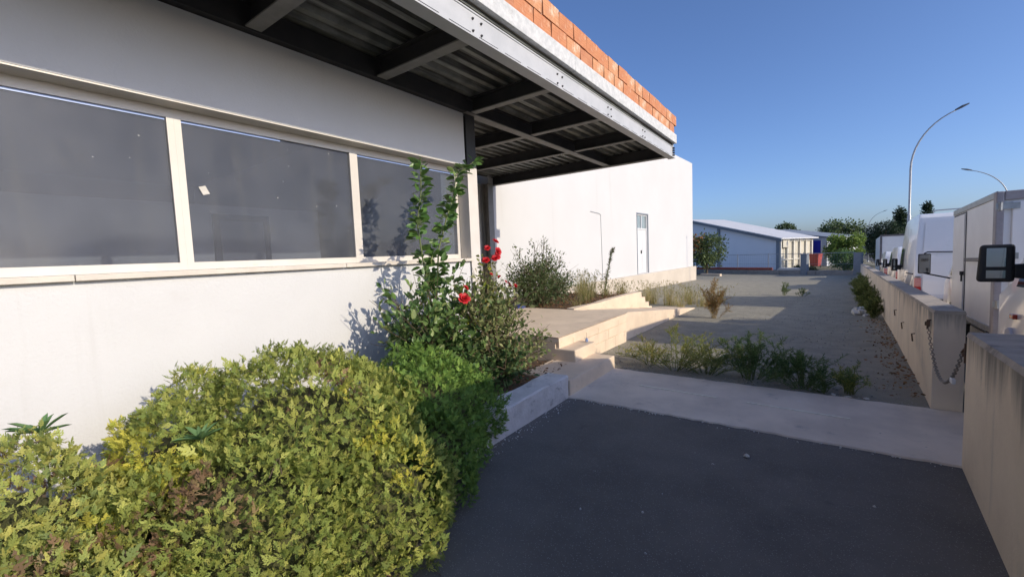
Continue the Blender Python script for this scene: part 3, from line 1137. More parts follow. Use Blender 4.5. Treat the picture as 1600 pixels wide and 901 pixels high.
def wheel(parent, x, y, r_=.33, w=.22):
    s = -1 if x < 0 else 1
    b = MB()
    b.lathe([(r_ - .07, -w / 2), (r_ - .01, -w / 2 + .01), (r_, -w / 4), (r_, w / 4), (r_ - .01, w / 2 - .01), (r_ - .07, w / 2)], (x - s * w / 2, y, r_), 22, 'x')
    t = b.build('wheel', 'rubber', parent)
    b = MB()
    b.lathe([(r_ - .085, -.01), (r_ - .09, .012), (.12, .0), (.06, .02)], (x - (0 if s > 0 else .02), y, r_), 18, 'x')
    b.build('rim', 'rim', t)


def body_mesh(prof, hw, nx=5):
    """prof: closed outline (y,z); hw(z,y)->half width. Rounded across by extra stations."""
    st_ = [-1, -.93, 0, .93, 1]
    v = []
    for s in st_:
        for (y, z) in prof:
            h = hw(z, y)
            v.append((h * s, y, z))
    n = len(prof)
    f = [tuple(range(n)), tuple(range(4 * n, 5 * n))[::-1]]
    for k_ in range(4):
        for i in range(n):
            j = (i + 1) % n
            f.append((k_ * n + j, k_ * n + i, (k_ + 1) * n + i, (k_ + 1) * n + j))
    b = MB()
    b.add(v, f)
    return b


def arch(cy, r_, z0, n=8):
    """points of a wheel arch from front to back (y decreasing)"""
    return [(cy + r_ * math.cos(math.pi * i / n), z0 + r_ * math.sin(math.pi * i / n) * .98) for i in range(n + 1)]


def side_panel(root, pts, x, name, material, d=.004):
    b = MB()
    s = -1 if x < 0 else 1
    b.prism([(x, y, z) for y, z in pts], (s * d, 0, 0))
    return b.build(name, material, root)


def mirror(root, x, y, z, s=1.0, wide=0.0):
    """door mirror: bevelled housing, two glasses, short arm; wide adds width"""
    xl, h = x - .18 * s - wide, .20 * s
    b = MB()
    b.hexa([(xl - .01, y - .06, z - h), (x - .02, y - .06, z - h), (x - .04, y + .09, z - h * .8), (xl + .03, y + .09, z - h * .8)],
           [(xl + .01, y - .06, z + h), (x - .02, y - .06, z + h), (x - .04, y + .08, z + h * .8), (xl + .04, y + .08, z + h * .8)])
    o = b.build('mirror', 'black', root, .03, seg=3)
    b = MB()
    b.box((xl + .055, y - .066, z - .18 * h), (x - .085, y - .0605, z + .78 * h))
    b.build('mirror_glass', 'mirror_glass', o)
    b = MB()
    b.box((xl + .055, y - .066, z - .76 * h), (x - .085, y - .0605, z - .36 * h))
    b.build('mirror_glass', 'mirror_glass', o)
    b = MB()
    b.hexa([(x - .03, y - .04, z - h * .75), (x + .16, y - .03, z - h * .9), (x + .16, y + .06, z - h * .9), (x - .03, y + .05, z - h * .75)],
           [(x - .03, y - .04, z - .01), (x + .16, y - .03, z + .0), (x + .16, y + .06, z + .0), (x - .03, y + .05, z - .01)])
    b.build('mirror_arm', 'black', o, .015)
    return o


def cargo_van(name, y, gap, L_, W_, H_, label, rear_window=False, mir=0.0):
    """panel van, local y forward from the rear bumper"""
    ro = vehicle_root(name, y, gap, label, 'van', W_)
    wy0, wy1 = L_ * .19, L_ * .80
    prof = [(L_ - .02, .42), (L_, .62), (L_ - .02, .92), (L_ - .16, 1.06), (L_ * .865, 1.20), (L_ * .80, 1.34), (L_ * .70, 1.95), (L_ * .655, H_ - .14), (L_ * .60, H_ - .04),
            (L_ * .5, H_), (.5, H_), (.22, H_ - .03), (.12, H_ - .12), (.05, 1.7), (.0, 1.05), (.0, .48)]
    prof += [(wy0 - .40, .42)] + [(a, z) for a, z in arch(wy0, .39, .36)][::-1] + [(wy1 - .40, .36)] + arch(wy1, .39, .36)[::-1] + [(wy1 + .42, .38)]
    hw = lambda z, yy: W_ / 2 * (1 - .10 * max(0, (z - 1.2) / (H_ - 1.2)) ** 1.6) * (1 - .16 * max(0, (yy - L_ * .86) / (L_ * .14)) ** 2)
    body_mesh(prof, hw).build('body', 'van_white', ro, .05, True, 3)
    for xx in (-W_ / 2 + .01, W_ / 2 - .01):
        for wy in (wy0, wy1):
            wheel(ro, xx, wy)
    for s in (-1, 1):
        hx = lambda z: s * (W_ / 2 * (1 - .10 * max(0, (z - 1.2) / (H_ - 1.2)) ** 1.6) + .002)
        b = MB()
        b.add([(hx(1.30), L_ * .60, 1.30), (hx(1.30), L_ * .775, 1.30), (hx(1.86), L_ * .695, 1.86), (hx(1.9), L_ * .61, 1.9)], [(0, 1, 2, 3)])
        b.build('side_window', 'car_glass', ro)
        b = MB()
        for ya, yb, za, zb in ((L_ * .585, L_ * .585 + .012, .5, H_ - .3), (L_ * .36, L_ * .36 + .012, .5, H_ - .3)):
            b.add([(hx(za), ya, za), (hx(za), yb, za), (hx((za + zb) / 2), yb, (za + zb) / 2), (hx((za + zb) / 2), ya, (za + zb) / 2),
                   (hx(zb), yb, zb), (hx(zb), ya, zb)], [(0, 1, 2, 3), (3, 2, 4, 5)])
        b.build('door_seam', 'trim_dark', ro)
        b = MB()
        b.box((s * (W_ / 2) - .012, .25, 1.17), (s * (W_ / 2) + .012, L_ * .36, 1.205))
        b.build('slide_rail', 'trim_dark', ro)
        b = MB()
        b.box((s * (W_ / 2) - .02, wy0 + .42, .42), (s * (W_ / 2) + .014, wy1 - .42, .56))
        b.build('rub_strip', 'black', ro, .008)
    mirror(ro, -W_ / 2 - .03, L_ * .745, 1.40 + mir * 1.2, 1.0 - mir * 1.1, mir)
    # windscreen
    b = MB()
    hw_ = W_ / 2 * .86
    b.add([(-hw_, L_ * .803, 1.36), (hw_, L_ * .803, 1.36), (hw_ * .93, L_ * .705, 1.94), (-hw_ * .93, L_ * .705, 1.94)], [(0, 1, 2, 3)])
    o = b.build('windscreen', 'car_glass', ro)
    o.location = (0, .012, .012)
    # rear: door panels, seam, lights, bumper, plate
    ry = lambda z: -.012 + .05 * max(0, (z - 1.05) / .65) if z < 1.7 else .038 + .07 * (z - 1.7) / (H_ - 1.82)
    b = MB()
    for s in (-1, 1):
        xa, xb = s * .02, s * (W_ / 2 - .16)
        for z0, z1, d in ((.62, 1.02, .0), (1.02, 1.68, .0), (1.70, H_ - .22, .0)):
            b.add([(xa, ry(z0) - .004, z0), (xb, ry(z0) - .004, z0), (xb * (.95 if z1 > 1.7 else 1), ry(z1) - .004, z1), (xa, ry(z1) - .004, z1)], [(0, 1, 2, 3)] if s > 0 else [(0, 3, 2, 1)])
    b.build('rear_door', 'van_white', ro)
    b = MB()
    b.box((-.008, -.022, .6), (.008, .02, 1.05))
    b.add([(-.008, ry(1.05) - .012, 1.05), (.008, ry(1.05) - .012, 1.05), (.008, ry(1.7) - .012, 1.7), (-.008, ry(1.7) - .012, 1.7),
           (.008, ry(H_ - .2) - .012, H_ - .2), (-.008, ry(H_ - .2) - .012, H_ - .2)], [(0, 1, 2, 3), (3, 2, 4, 5)])
    b.build('door_seam', 'trim_dark', ro)
    if rear_window:
        b = MB()
        for s in (-1, 1):
            b.add([(s * .08, ry(1.4) - .012, 1.4), (s * .62, ry(1.4) - .012, 1.4), (s * .60, ry(1.85) - .012, 1.85), (s * .08, ry(1.85) - .012, 1.85)], [(0, 1, 2, 3)])
        b.build('rear_window', 'car_glass', ro)
    for s in (-1, 1):
        b = MB()
        xx = s * (W_ / 2 - .07)
        b.box((xx - .065, -.03, .88), (xx + .065, .06, 1.10))
        tl = b.build('tail_light', 'pink_lens', ro, .012)
        b = MB()
        b.box((xx - .066, -.032, .70), (xx + .066, .06, .879))
        b.build('lower_lens', 'red_lens', tl, .012)
        b = MB()
        b.box((xx - .05, -.04, 1.115), (xx + .05, .05, 1.14))
        b.build('lens_edge', 'trim_dark', tl)
    b = MB()
    b.box((-W_ / 2 + .03, -.11, .36), (W_ / 2 - .03, .10, .58))
    b.build('bumper', 'black', ro, .03, seg=3)
    b = MB()
    b.box((-.78, -.02, .60), (-.32, -.014, .70))
    pt = b.build('number_plate', 'plate', ro)
    b = MB()
    b.box((-.78, -.024, .60), (-.74, -.0205, .70))
    b.build('plate_band', 'plate_blue', pt)
    return ro


cargo_van('panel_van', 14.35, .44, 4.9, 1.98, 2.70, 'tall white panel van with closed blank rear doors, ahead of the box truck')
v3 = cargo_van('panel_van', 21.6, .58, 4.6, 1.85, 2.05, 'lower white van with rear door windows and a roof box, ahead of the tall van', True)
b = MB()
b.box((-.35, .7, 2.06), (.75, 1.7, 2.26))
b.build('roof_box', 'plate', v3, .03)
# roof bars of the tall van
pv = [o for o in bpy.data.objects if o.name == 'panel_van'][0]
b = MB()
for dy in (0, 1.6):
    b = MB()
    b.tube([(-.60, .6 + dy, 2.69), (-.6, .62 + dy, 2.78), (.55, .62 + dy, 2.795), (.55, .6 + dy, 2.69)], .016, 6)
    b.build('roof_bar', 'lamp_steel', pv)

# near van: only its nose and flank reach the picture, built whole
nvn = cargo_van('panel_van', 1.55, .37, 5.55, 1.95, 2.28, 'white van with big black wing mirror right behind the short wall end', mir=.10)
b = MB()
b.box((-.99, 4.30, .99), (-.95, 4.42, 1.035))
b.build('side_marker', 'amber_lens', nvn, .008)
b = MB()
b.lathe([(.095, 0), (.095, .02), (.08, .03), (.02, .034)], (-.99, 4.45, .80), 18, 'x')
b.build('filler_cap', 'plate', nvn)

# box truck
tk = vehicle_root('box_truck', 7.72, .60, 'white box truck with side door and dark corner trims, rear to the near van', 'truck', 2.05)
TW, TH, TL = 2.05, 2.40, 2.85
b = MB()
b.box((-TW / 2, 0, .62), (TW / 2, TL, TH - .05))
cb = b.build('cargo_box', 'box_white', tk, .012)
b = MB()
for s in (-1, 1):
    b.box((s * TW / 2 - .035, -.035, .55), (s * TW / 2 + .035, .10, TH - .02))
b.box((-TW / 2 + .036, -.034, TH - .13), (TW / 2 - .036, .09, TH - .018))
b.box((-TW / 2 + .036, -.034, .55), (TW / 2 - .036, .09, .66))
b.build('rear_frame', 'trim_grey', cb, .012)
for s in (-1, 1):
    b = MB()
    b.box((s * TW / 2 - .012, .101, TH - .09), (s * TW / 2 + .014, TL + .01, TH))
    b.build('roof_trim', 'galv', cb, .01)
    b = MB()
    b.box((s * TW / 2 - .012, .101, .60), (s * TW / 2 + .012, TL + .01, .68))
    b.build('floor_trim', 'galv', cb, .01)
b = MB()
b.box((-TW / 2 + .013, .1, TH - .0485), (TW / 2 - .015, TL, TH - .01))
b.build('roof_sheet', 'galv', cb)
b = MB()
for s in (-1, 1):
    b.box((s * .012 if s > 0 else -TW / 2 + .10, -.03, .68), (TW / 2 - .10 if s > 0 else -.012, .0, TH - .15))
rd = b.build('rear_door', 'box_white', tk, .01)
b = MB()
for z in (.95, 1.55, 2.16):
    for s in (-1, 1):
        b = MB()
        b.box((s * (TW / 2 - .06) - .10, -.05, z), (s * (TW / 2 - .06) + .10, -.031, z + .075))
        b.lathe([(.02, -.05), (.02, .05)], (s * (TW / 2 - .0), -.045, z + .037), 8)
        b.build('hinge', 'galv', rd)
b = MB()
for x in (-.12, .12):
    b.tube([(x, -.05, .7), (x, -.05, TH - .18)], .014, 6)
b.build('lock_rod', 'galv', rd)
b = MB()
b.lathe([(.07, 0), (.07, .012), (.03, .016)], (-.52, -.045, 1.66), 16, 'y')
b.build('round_vent', 'galv', rd)
# side door on the left flank
b = MB()
xx = -TW / 2
for ya, yb, za, zb in ((1.82, 1.85, .72, 2.30), (2.76, 2.78, .72, 2.30), (1.85, 2.76, 2.28, 2.30), (1.85, 2.76, .72, .74)):
    b.box((xx - .007, ya, za), (xx - .0005, yb, zb))
sdr = b.build('side_door_seal', 'black', tk)
b = MB()
b.box((xx - .02, 1.88, .75), (xx - .001, 2.75, 2.27))
dr = b.build('side_door', 'box_white', tk, .006)
b = MB()
b.box((xx - .05, 1.875, 1.30), (xx - .008, 1.93, 1.36))
b.box((xx - .04, 1.9, 1.2), (xx - .021, 1.92, 1.36))
b.build('latch', 'steel_dark', dr)
b = MB()
for z in (1.52, 1.55):
    b.box((xx - .026, .72, z), (xx - .008, 1.78, z + .02))
b.build('side_bar', 'trim_dark', tk)
# chassis, cab
b = MB()
b.box((-.45, .1, .38), (.45, TL + 1.2, .54))
b.box((-TW / 2 + .1, .15, .54), (TW / 2 - .1, TL, .62))
b.build('chassis', 'black', tk)
b = MB()
b.box((-TW / 2 + .08, -.05, .36), (TW / 2 - .08, .02, .48))
b.build('rear_bar', 'trim_dark', tk)
b = MB()
b.box((-TW / 2 + .06, .95, .25), (-TW / 2 + .1, 1.75, .52))
b.build('side_guard', 'galv', tk)
for s in (-1, 1):
    wheel(tk, s * (TW / 2 - .06), .62, .32)
    wheel(tk, s * (TW / 2 - .12), 3.66, .32)
L0 = TL + .08
cpf = [(L0 + 1.5, .45), (L0 + 1.52, .75), (L0 + 1.42, 1.12), (L0 + .95, 1.30), (L0 + .55, 1.92), (L0 + .35, 1.98), (L0 + .0, 1.96), (L0, .5)] + [(3.24, .45)] + arch(3.66, .38, .36)[::-1] + [(4.08, .42)]
hw = lambda z, yy: .93 * (1 - .10 * max(0, (z - 1.2) / .8) ** 1.5)
body_mesh(cpf, hw).build('cab', 'van_white', tk, .045, True, 3)
for s in (-1, 1):
    hx = lambda z: s * (.93 * (1 - .10 * max(0, (z - 1.2) / .8) ** 1.5) + .003)
    b = MB()
    b.add([(hx(1.25), L0 + .1, 1.25), (hx(1.25), L0 + .85, 1.25), (hx(1.83), L0 + .50, 1.83), (hx(1.83), L0 + .1, 1.83)], [(0, 1, 2, 3)])
    b.build('side_window', 'car_glass', tk)
b = MB()
b.add([(-.85, L0 + .965, 1.31), (.85, L0 + .965, 1.31), (.78, L0 + .575, 1.91), (-.78, L0 + .575, 1.91)], [(0, 1, 2, 3)])
o = b.build('windscreen', 'car_glass', tk)
o.location = (0, .015, .012)
mo = Vector((-1.30, L0 + .86, 1.47))
b = MB()
b.hexa([tuple(mo + Vector(p)) for p in ((-.09, -.03, -.19), (.10, -.03, -.19), (.09, .04, -.18), (-.08, .04, -.18))],
       [tuple(mo + Vector(p)) for p in ((-.09, -.03, .20), (.10, -.03, .20), (.09, .04, .19), (-.08, .04, .19))])
mr = b.build('mirror', 'black', tk, .015)
b = MB()
b.box(tuple(mo + Vector((-.075, -.036, -.17))), tuple(mo + Vector((.085, -.031, .18))))
b.build('mirror_glass', 'mirror_glass', mr)
b = MB()
b.tube([tuple(mo + Vector((0, 0, .2))), tuple(mo + Vector((.05, 0, .235))), tuple(mo + Vector((.48, .05, .225)))], .012, 6)
b.tube([tuple(mo + Vector((0, 0, -.18))), tuple(mo + Vector((.1, 0, -.21))), tuple(mo + Vector((.40, .02, -.29)))], .016, 6)
b.build('mirror_arm', 'black', mr)

# far lorry and a pickup tail before it
fl = vehicle_root('lorry', 33.5, .7, 'large white lorry with dark-framed rear doors, farthest of the parked row', 'truck', 2.3)
b = MB()
b.box((-1.15, 0, .8), (1.15, 6.0, 3.0))
cb = b.build('cargo_box', 'box_white', fl, .02)
b = MB()
for a, c in (((-1.19, -.03, .75), (-1.1, .08, 3.03)), ((1.1, -.03, .75), (1.19, .08, 3.03)), ((-1.1, -.03, 2.93), (1.1, .08, 3.03)), ((-.03, -.03, .85), (.03, .0, 2.92)), ((-1.1, -.03, .72), (1.1, .08, .85))):
    b.box(a, c)
b.build('rear_frame', 'trim_dark', cb)
b = MB()
b.box((-1.0, 6.15, .6), (1.0, 7.8, 2.3))
b.build('cab', 'van_white', fl, .12, True)
b = MB()
b.box((-.4, .1, .5), (.4, 7.5, .79))
b.build('chassis', 'black', fl)
for s in (-1, 1):
    wheel(fl, s * 1.0, 1.2, .42)
    wheel(fl, s * 1.0, 6.9, .42)
cargo_van('panel_van', 28.9, .62, 3.7, 1.75, 1.98, 'low white van with plain rear, parked just short of the large lorry')


# ------------------------------------------------------------------ street lamps
def street_lamp(x, y, h, arm, label, group, flip=False, th=1.0):
    z0 = ground_z(x, y) - .1
    ro = thing('street_lamp', (x, y, z0), label, 'street lamp', group)
    s = -1 if flip else 1
    b = MB()
    pts_ = [(0, 0, 0), (0, 0, h * .3), (0, 0, h * .44)]
    rad = [.085 * th, .078 * th, .072 * th]
    pts_ += [(0, 0, h * .445), (0, 0, h * .70)]
    rad += [.05 * th, .045 * th]
    for i in range(1, 11):
        a = math.pi / 2 * .80 * i / 10
        pts_.append((s * arm * .93 * (1 - math.cos(a)) / (1 - math.cos(math.pi / 2 * .8)), 0, h * .70 + h * .285 * math.sin(a) / math.sin(math.pi / 2 * .8)))
        rad.append((.043 - .002 * i) * th)
    b.tube(pts_, rad, 10)
    b.build('pole', 'lamp_steel', ro, smooth=True)
    e = Vector(pts_[-1])
    d = (Vector(pts_[-1]) - Vector(pts_[-2])).normalized()
    b = MB()
    n_ = Vector((0, 1, 0))
    u = d.cross(n_) * -s
    if u.z < 0:
        u = -u
    L_ = arm * .26
    w = .11
    ring = lambda t, ww, hh: [tuple(e + d * t + n_ * a * ww + u * c * hh) for a, c in ((-1, -.3), (1, -.3), (.8, 1), (-.8, 1))]
    r0, r1, r2 = ring(-.05, w * .5, .05), ring(L_ * .45, w, .07), ring(L_, w * .7, .03)
    b.add(r0 + r1 + r2, [(0, 1, 2, 3), (11, 10, 9, 8)] + [(i, (i + 1) % 4, 4 + (i + 1) % 4, 4 + i) for i in range(4)] + [(4 + i, 4 + (i + 1) % 4, 8 + (i + 1) % 4, 8 + i) for i in range(4)])
    b.build('lamp_head', 'lamp_dark', ro)
    b = MB()
    b.lathe([(.17 * th, 0), (.17 * th, .16), (.10 * th, .3)], (0, 0, 0), 12)
    b.build('base', 'lamp_steel', ro)
    return ro


street_lamp(3.70, 28.2, 8.55, 1.62, 'tall grey curved street lamp rising behind the tall white panel van', 'curved street lamps')
street_lamp(7.4, 95, 8.6, 2.0, 'grey curved street lamp rising just beyond the lorry before a fainter one', 'curved street lamps')
street_lamp(10.9, 150, 8.6, 2.0, 'faint thin curved street lamp, most distant of those rising beyond the lorry', 'curved street lamps')
street_lamp(11.4, 46.5, 8.3, 2.1, 'curved street lamp across the street, arm reaching towards the box truck', 'curved street lamps', True)

# ------------------------------------------------------------------ neighbour's plot: frame turned 25 degrees
E1 = Vector((math.cos(R(25)), -math.sin(R(25)), 0))
E2 = Vector((math.sin(R(25)), math.cos(R(25)), 0))
RZ = R(-25)
kx, ky = 2.25, 34.55
kb = thing('kerb_wall', (kx, ky, lot_z(36)), 'low grey concrete kerb wall closing the far end of the gravel yard', 'kerb wall', rz=RZ)
b = MB()
x = 0.0
while x > -13:
    b = MB()
    b.box((x - 2.38, -.1, -.3), (x, .1, .31 + random.uniform(-.01, .01)))
    b.build('kerb_block', 'kerb', kb, .015)
    x -= 2.4
fn = thing('wire_fence', (kx, ky, lot_z(36) + .3), 'thin grey wire fence with rails and posts on the far kerb wall', 'fence', rz=RZ)
for x in (-3.2, -5.6, -8.0, -10.4, -12.8):
    b = MB()
    b.tube([(x, 0, 0), (x, 0, 1.25)], .026, 8)
    b.build('post', 'post_grey', fn)
for x0, x1 in ((-.2, -3.0), (-3.35, -5.55), (-5.65, -7.95), (-8.05, -12.8)):
    b = MB()
    b.tube([(x0, 0, 1.18), (x1, 0, 1.18)], .02, 6)
    b.tube([(x0, 0, .45), (x1, 0, .45)], .012, 6)
    b.build('rail', 'lamp_steel', fn)
    b = MB()
    for z in np.linspace(.06, 1.1, 9):
        b.tube([(x0, .02, z), (x1, .02, z)], .0028, 4)
    n_ = int(abs(x1 - x0) / .16)
    for i in range(n_):
        xa = x0 + (x1 - x0) * i / n_
        b.tube([(xa, .02, .02), (xa, .02, 1.15)], .0025, 4)
    b.build('wire_mesh', 'wire', fn)
for i, (x, lab) in enumerate(((-3.12, 'grey concrete gate pillar on the kerb wall before the cream shed side'), (-.02, 'grey concrete pillar where the kerb wall meets the long boundary wall'))):
    p = Vector((kx, ky, lot_z(36))) + E1 * x - E2 * .02
    pr = thing('gate_pillar', p, lab, 'pillar', 'grey pillars at the end of the yard', RZ)
    b = MB()
    b.box((-.2, -.17, -.2), (.2, .17, 1.42))
    b.build('shaft', 'post_grey', pr, .02)
    b = MB()
    b.box((-.22, -.19, 1.42), (.22, .19, 1.47))
    b.build('cap', 'post_grey', pr, .01)
rb = thing('red_beam', Vector((kx, ky, .02)) + E1 * -5.3 - E2 * .0, 'long rusty red steel beam lying along the kerb wall', 'beam', rz=RZ)
b = MB()
z_ = lot_z(36) + .32 - .02
for a in ((-6.5, -.1, z_, .0, .1, z_ + .02), (-6.5, -.1, z_ + .15, .0, .1, z_ + .17), (-6.5, -.02, z_ + .02, .0, .02, z_ + .15)):
    b.box(a[:3], a[3:])
b.build('beam_section', 'red_rust', rb)
ws = thing('white_panel_stack', Vector((kx, ky, lot_z(36) + .32)) + E1 * -3.95 + E2 * .05, 'white panel lying on the kerb wall below the cream shed side', 'panel', rz=RZ)
b = MB()
for i in range(3):
    b.box((-1.0 + .06 * i, -.12, .05 * i), (.6 - .03 * i, .5, .05 * i + .047))
b.build('panel', 'shed_roof', ws)
b = MB()
b.box((-.9, -.12, -.2), (.75, .12, .17))
o = b.build('concrete_block', 'concrete_pale', None, .02)
o.location = (-6.35, 34.9, lot_z(35))
o.rotation_euler = (0, 0, RZ)
tag(o, 'long pale concrete block lying in front of the small tree', 'block')

# shed: near gable in shade, cream open-framed side in the sun
sh = thing('gabled_shed', (-2.45, 45.6, -.65), 'long grey gabled shed with white roof and cream framed side, beyond the fence', 'shed', rz=RZ)
HW, EZ, AZ, DL = 9.6, 2.86, 5.35, 5.4
b = MB()
b.prism([(-.5, 0, -.3), (-2 * HW + .5, 0, -.3), (-2 * HW + .5, 0, EZ), (-HW, 0, AZ - .05), (-.5, 0, EZ + .05)], (0, .15, 0))
b.build('gable_wall', 'shed_wall', sh)
b = MB()
for x in (-.32, -6.2, -12.4):
    b = MB()
    b.box((x - .14, -.1, -.3), (x + .14, -.002, EZ + (AZ - EZ) * min(-x / HW, 2 + x / HW) - .18))
    b.build('frame_post', 'shed_trim', sh)
b = MB()
for s0, s1 in (((.15, EZ - .08), (-HW, AZ)), ((-HW, AZ), (-2 * HW - .15, EZ - .08))):
    b.prism([(s0[0], -.35, s0[1] - .22), (s1[0], -.35, s1[1] - .22), (s1[0], -.35, s1[1]), (s0[0], -.35, s0[1])], (0, .1, 0))
b.build('barge_board', 'shed_trim', sh)
b = MB()
for s0, s1 in (((.25, EZ - .06), (-HW, AZ + .02)), ((-HW, AZ + .02), (-2 * HW - .25, EZ - .06))):
    b.prism([(s0[0], -.5, s0[1]), (s1[0], -.5, s1[1]), (s1[0], -.5, s1[1] + .09), (s0[0], -.5, s0[1] + .09)], (0, DL + 1, 0))
b.build('roof', 'shed_roof', sh)
b = MB()
b.box((-.32, .16, -.3), (-.22, DL, EZ - .1))
b.build('side_sheet', 'cream', sh)
k_ = 0
y = 0.0
while y < DL + .01:
    b = MB()
    b.box((-.21, y - .05, -.3), (-.05, y + .06, EZ - .06))
    b.build('side_post', 'cream_frame', sh)
    y += DL / 5
for z in (.9, 2.6):
    b = MB()
    b.box((-.2, .07, z), (-.1, DL, z + .09))
    b.build('side_rail', 'cream_frame', sh)
b = MB()
b.box((-.04, .15, 2.05), (.03, 1.2, 2.72))
b.build('sign_panel', 'cream', sh)

# grey block building with tall blue door
gb = thing('grey_building', (.95, 52.0, -.7), 'plain grey low building with a tall blue door behind the cream shed', 'building', rz=RZ)
b = MB()
b.prism([(0, 0, -.2), (-14, 0, -.2), (-14, 0, 4.5), (-7, 0, 4.0), (0, 0, 2.85)], (0, 7, 0))
b.build('wall', 'grey_block', gb)
b = MB()
b.prism([(.15, -.15, 2.85), (-7, -.15, 4.02), (-7, -.15, 4.12), (.15, -.15, 2.95)], (0, 7.3, 0))
b.build('roof', 'shed_trim', gb)
b = MB()
b.box((-1.55, -.06, -.1), (-.52, -.002, 2.62))
bd = b.build('door', 'blue_door', gb)
b = MB()
b.box((-1.65, -.08, -.1), (-1.55, -.001, 2.70))
b.box((-.52, -.08, -.1), (-.45, -.001, 2.70))
b.build('door_frame', 'cream_frame', bd)
bn = thing('red_bin', (.05, 49.6, ground_z(.05, 49.6) - .08), 'red upright bin standing in front of the tall blue door', 'bin', rz=RZ)
b = MB()
b.hexa([(-.32, -.3, .12), (.32, -.3, .12), (.32, .3, .12), (-.32, .3, .12)], [(-.4, -.38, 1.15), (.4, -.38, 1.15), (.4, .38, 1.15), (-.4, .38, 1.15)])
b.build('body', 'red_paint', bn, .02)
b = MB()
b.box((-.44, -.42, 1.15), (.44, .42, 1.27))
b.build('lid', 'red_paint', bn, .03)
b = MB()
for s in (-1, 1):
    b.lathe([(.11, -.04), (.11, .04)], (s * .33, .22, .11), 12, 'x')
b.build('wheel', 'rubber', bn)
# far white annex and low rooftops along the street
for (x, y, w, d, h, m1, lab) in ((2.1, 66, 1.6, 6, 3.0, 'shed_roof', 'small white annex wall peeping past the grey building'),
                                  (7, 150, 26, 12, 4.2, 'kerb', 'far low pale industrial block on the skyline beyond the lorry'),
                                  (36, 170, 30, 14, 5.0, 'grey_block', 'far grey industrial block on the skyline across the street'),
                                  (-26, 118, 24, 14, 4.4, 'shed_roof', 'far white low warehouse hidden mostly behind the gabled shed')):
    hb = thing('far_building', (x, y, ground_z(x, y) - .2), lab, 'building', 'far buildings on the skyline')
    b = MB()
    b.box((-w / 2, 0, 0), (w / 2, d, h))
    b.build('wall', m1, hb)
    b = MB()
    b.box((-w / 2 - .15, -.15, h), (w / 2 + .15, d + .15, h + .18))
    b.build('roof', 'brick2' if y == 150 else 'shed_trim', hb)
    nwin = int(w // 4)
    for i in range(nwin):
        b = MB()
        xx = -w / 2 + (i + .5) * w / nwin
        b.box((xx - .8, -.04, h * .45), (xx + .8, -.003, h * .75))
        b.build('window', 'car_glass', hb)
b = MB()
v, f = [], []
for i in range(41):
    a = math.pi * (.15 + .8 * i / 40)
    hgt = 9 + 5 * math.sin(i * .9) + 4 * math.sin(i * .37 + 1)
    v += [(850 * math.cos(a), 850 * math.sin(a), -6), (850 * math.cos(a), 850 * math.sin(a), hgt), (990 * math.cos(a), 990 * math.sin(a), -6)]
for i in range(40):
    f += [(i * 3, i * 3 + 3, i * 3 + 4, i * 3 + 1), (i * 3 + 1, i * 3 + 4, i * 3 + 5, i * 3 + 2)]
b.add(v, f)
tag(b.build('hills', 'hill', smooth=True), kind='structure')


# ------------------------------------------------------------------ plants
def branch_pts(p0, p1, n=6, sagz=.0, wob=.04, seed=None):
    p0, p1 = Vector(p0), Vector(p1)
    out = []
    for i in range(n + 1):
        t = i / n
        w = wob * math.sin(math.pi * t)
        out.append(p0.lerp(p1, t) + Vector((random.uniform(-w, w), random.uniform(-w, w), sagz * math.sin(math.pi * t) + random.uniform(-w, w) * .5)))
    return out


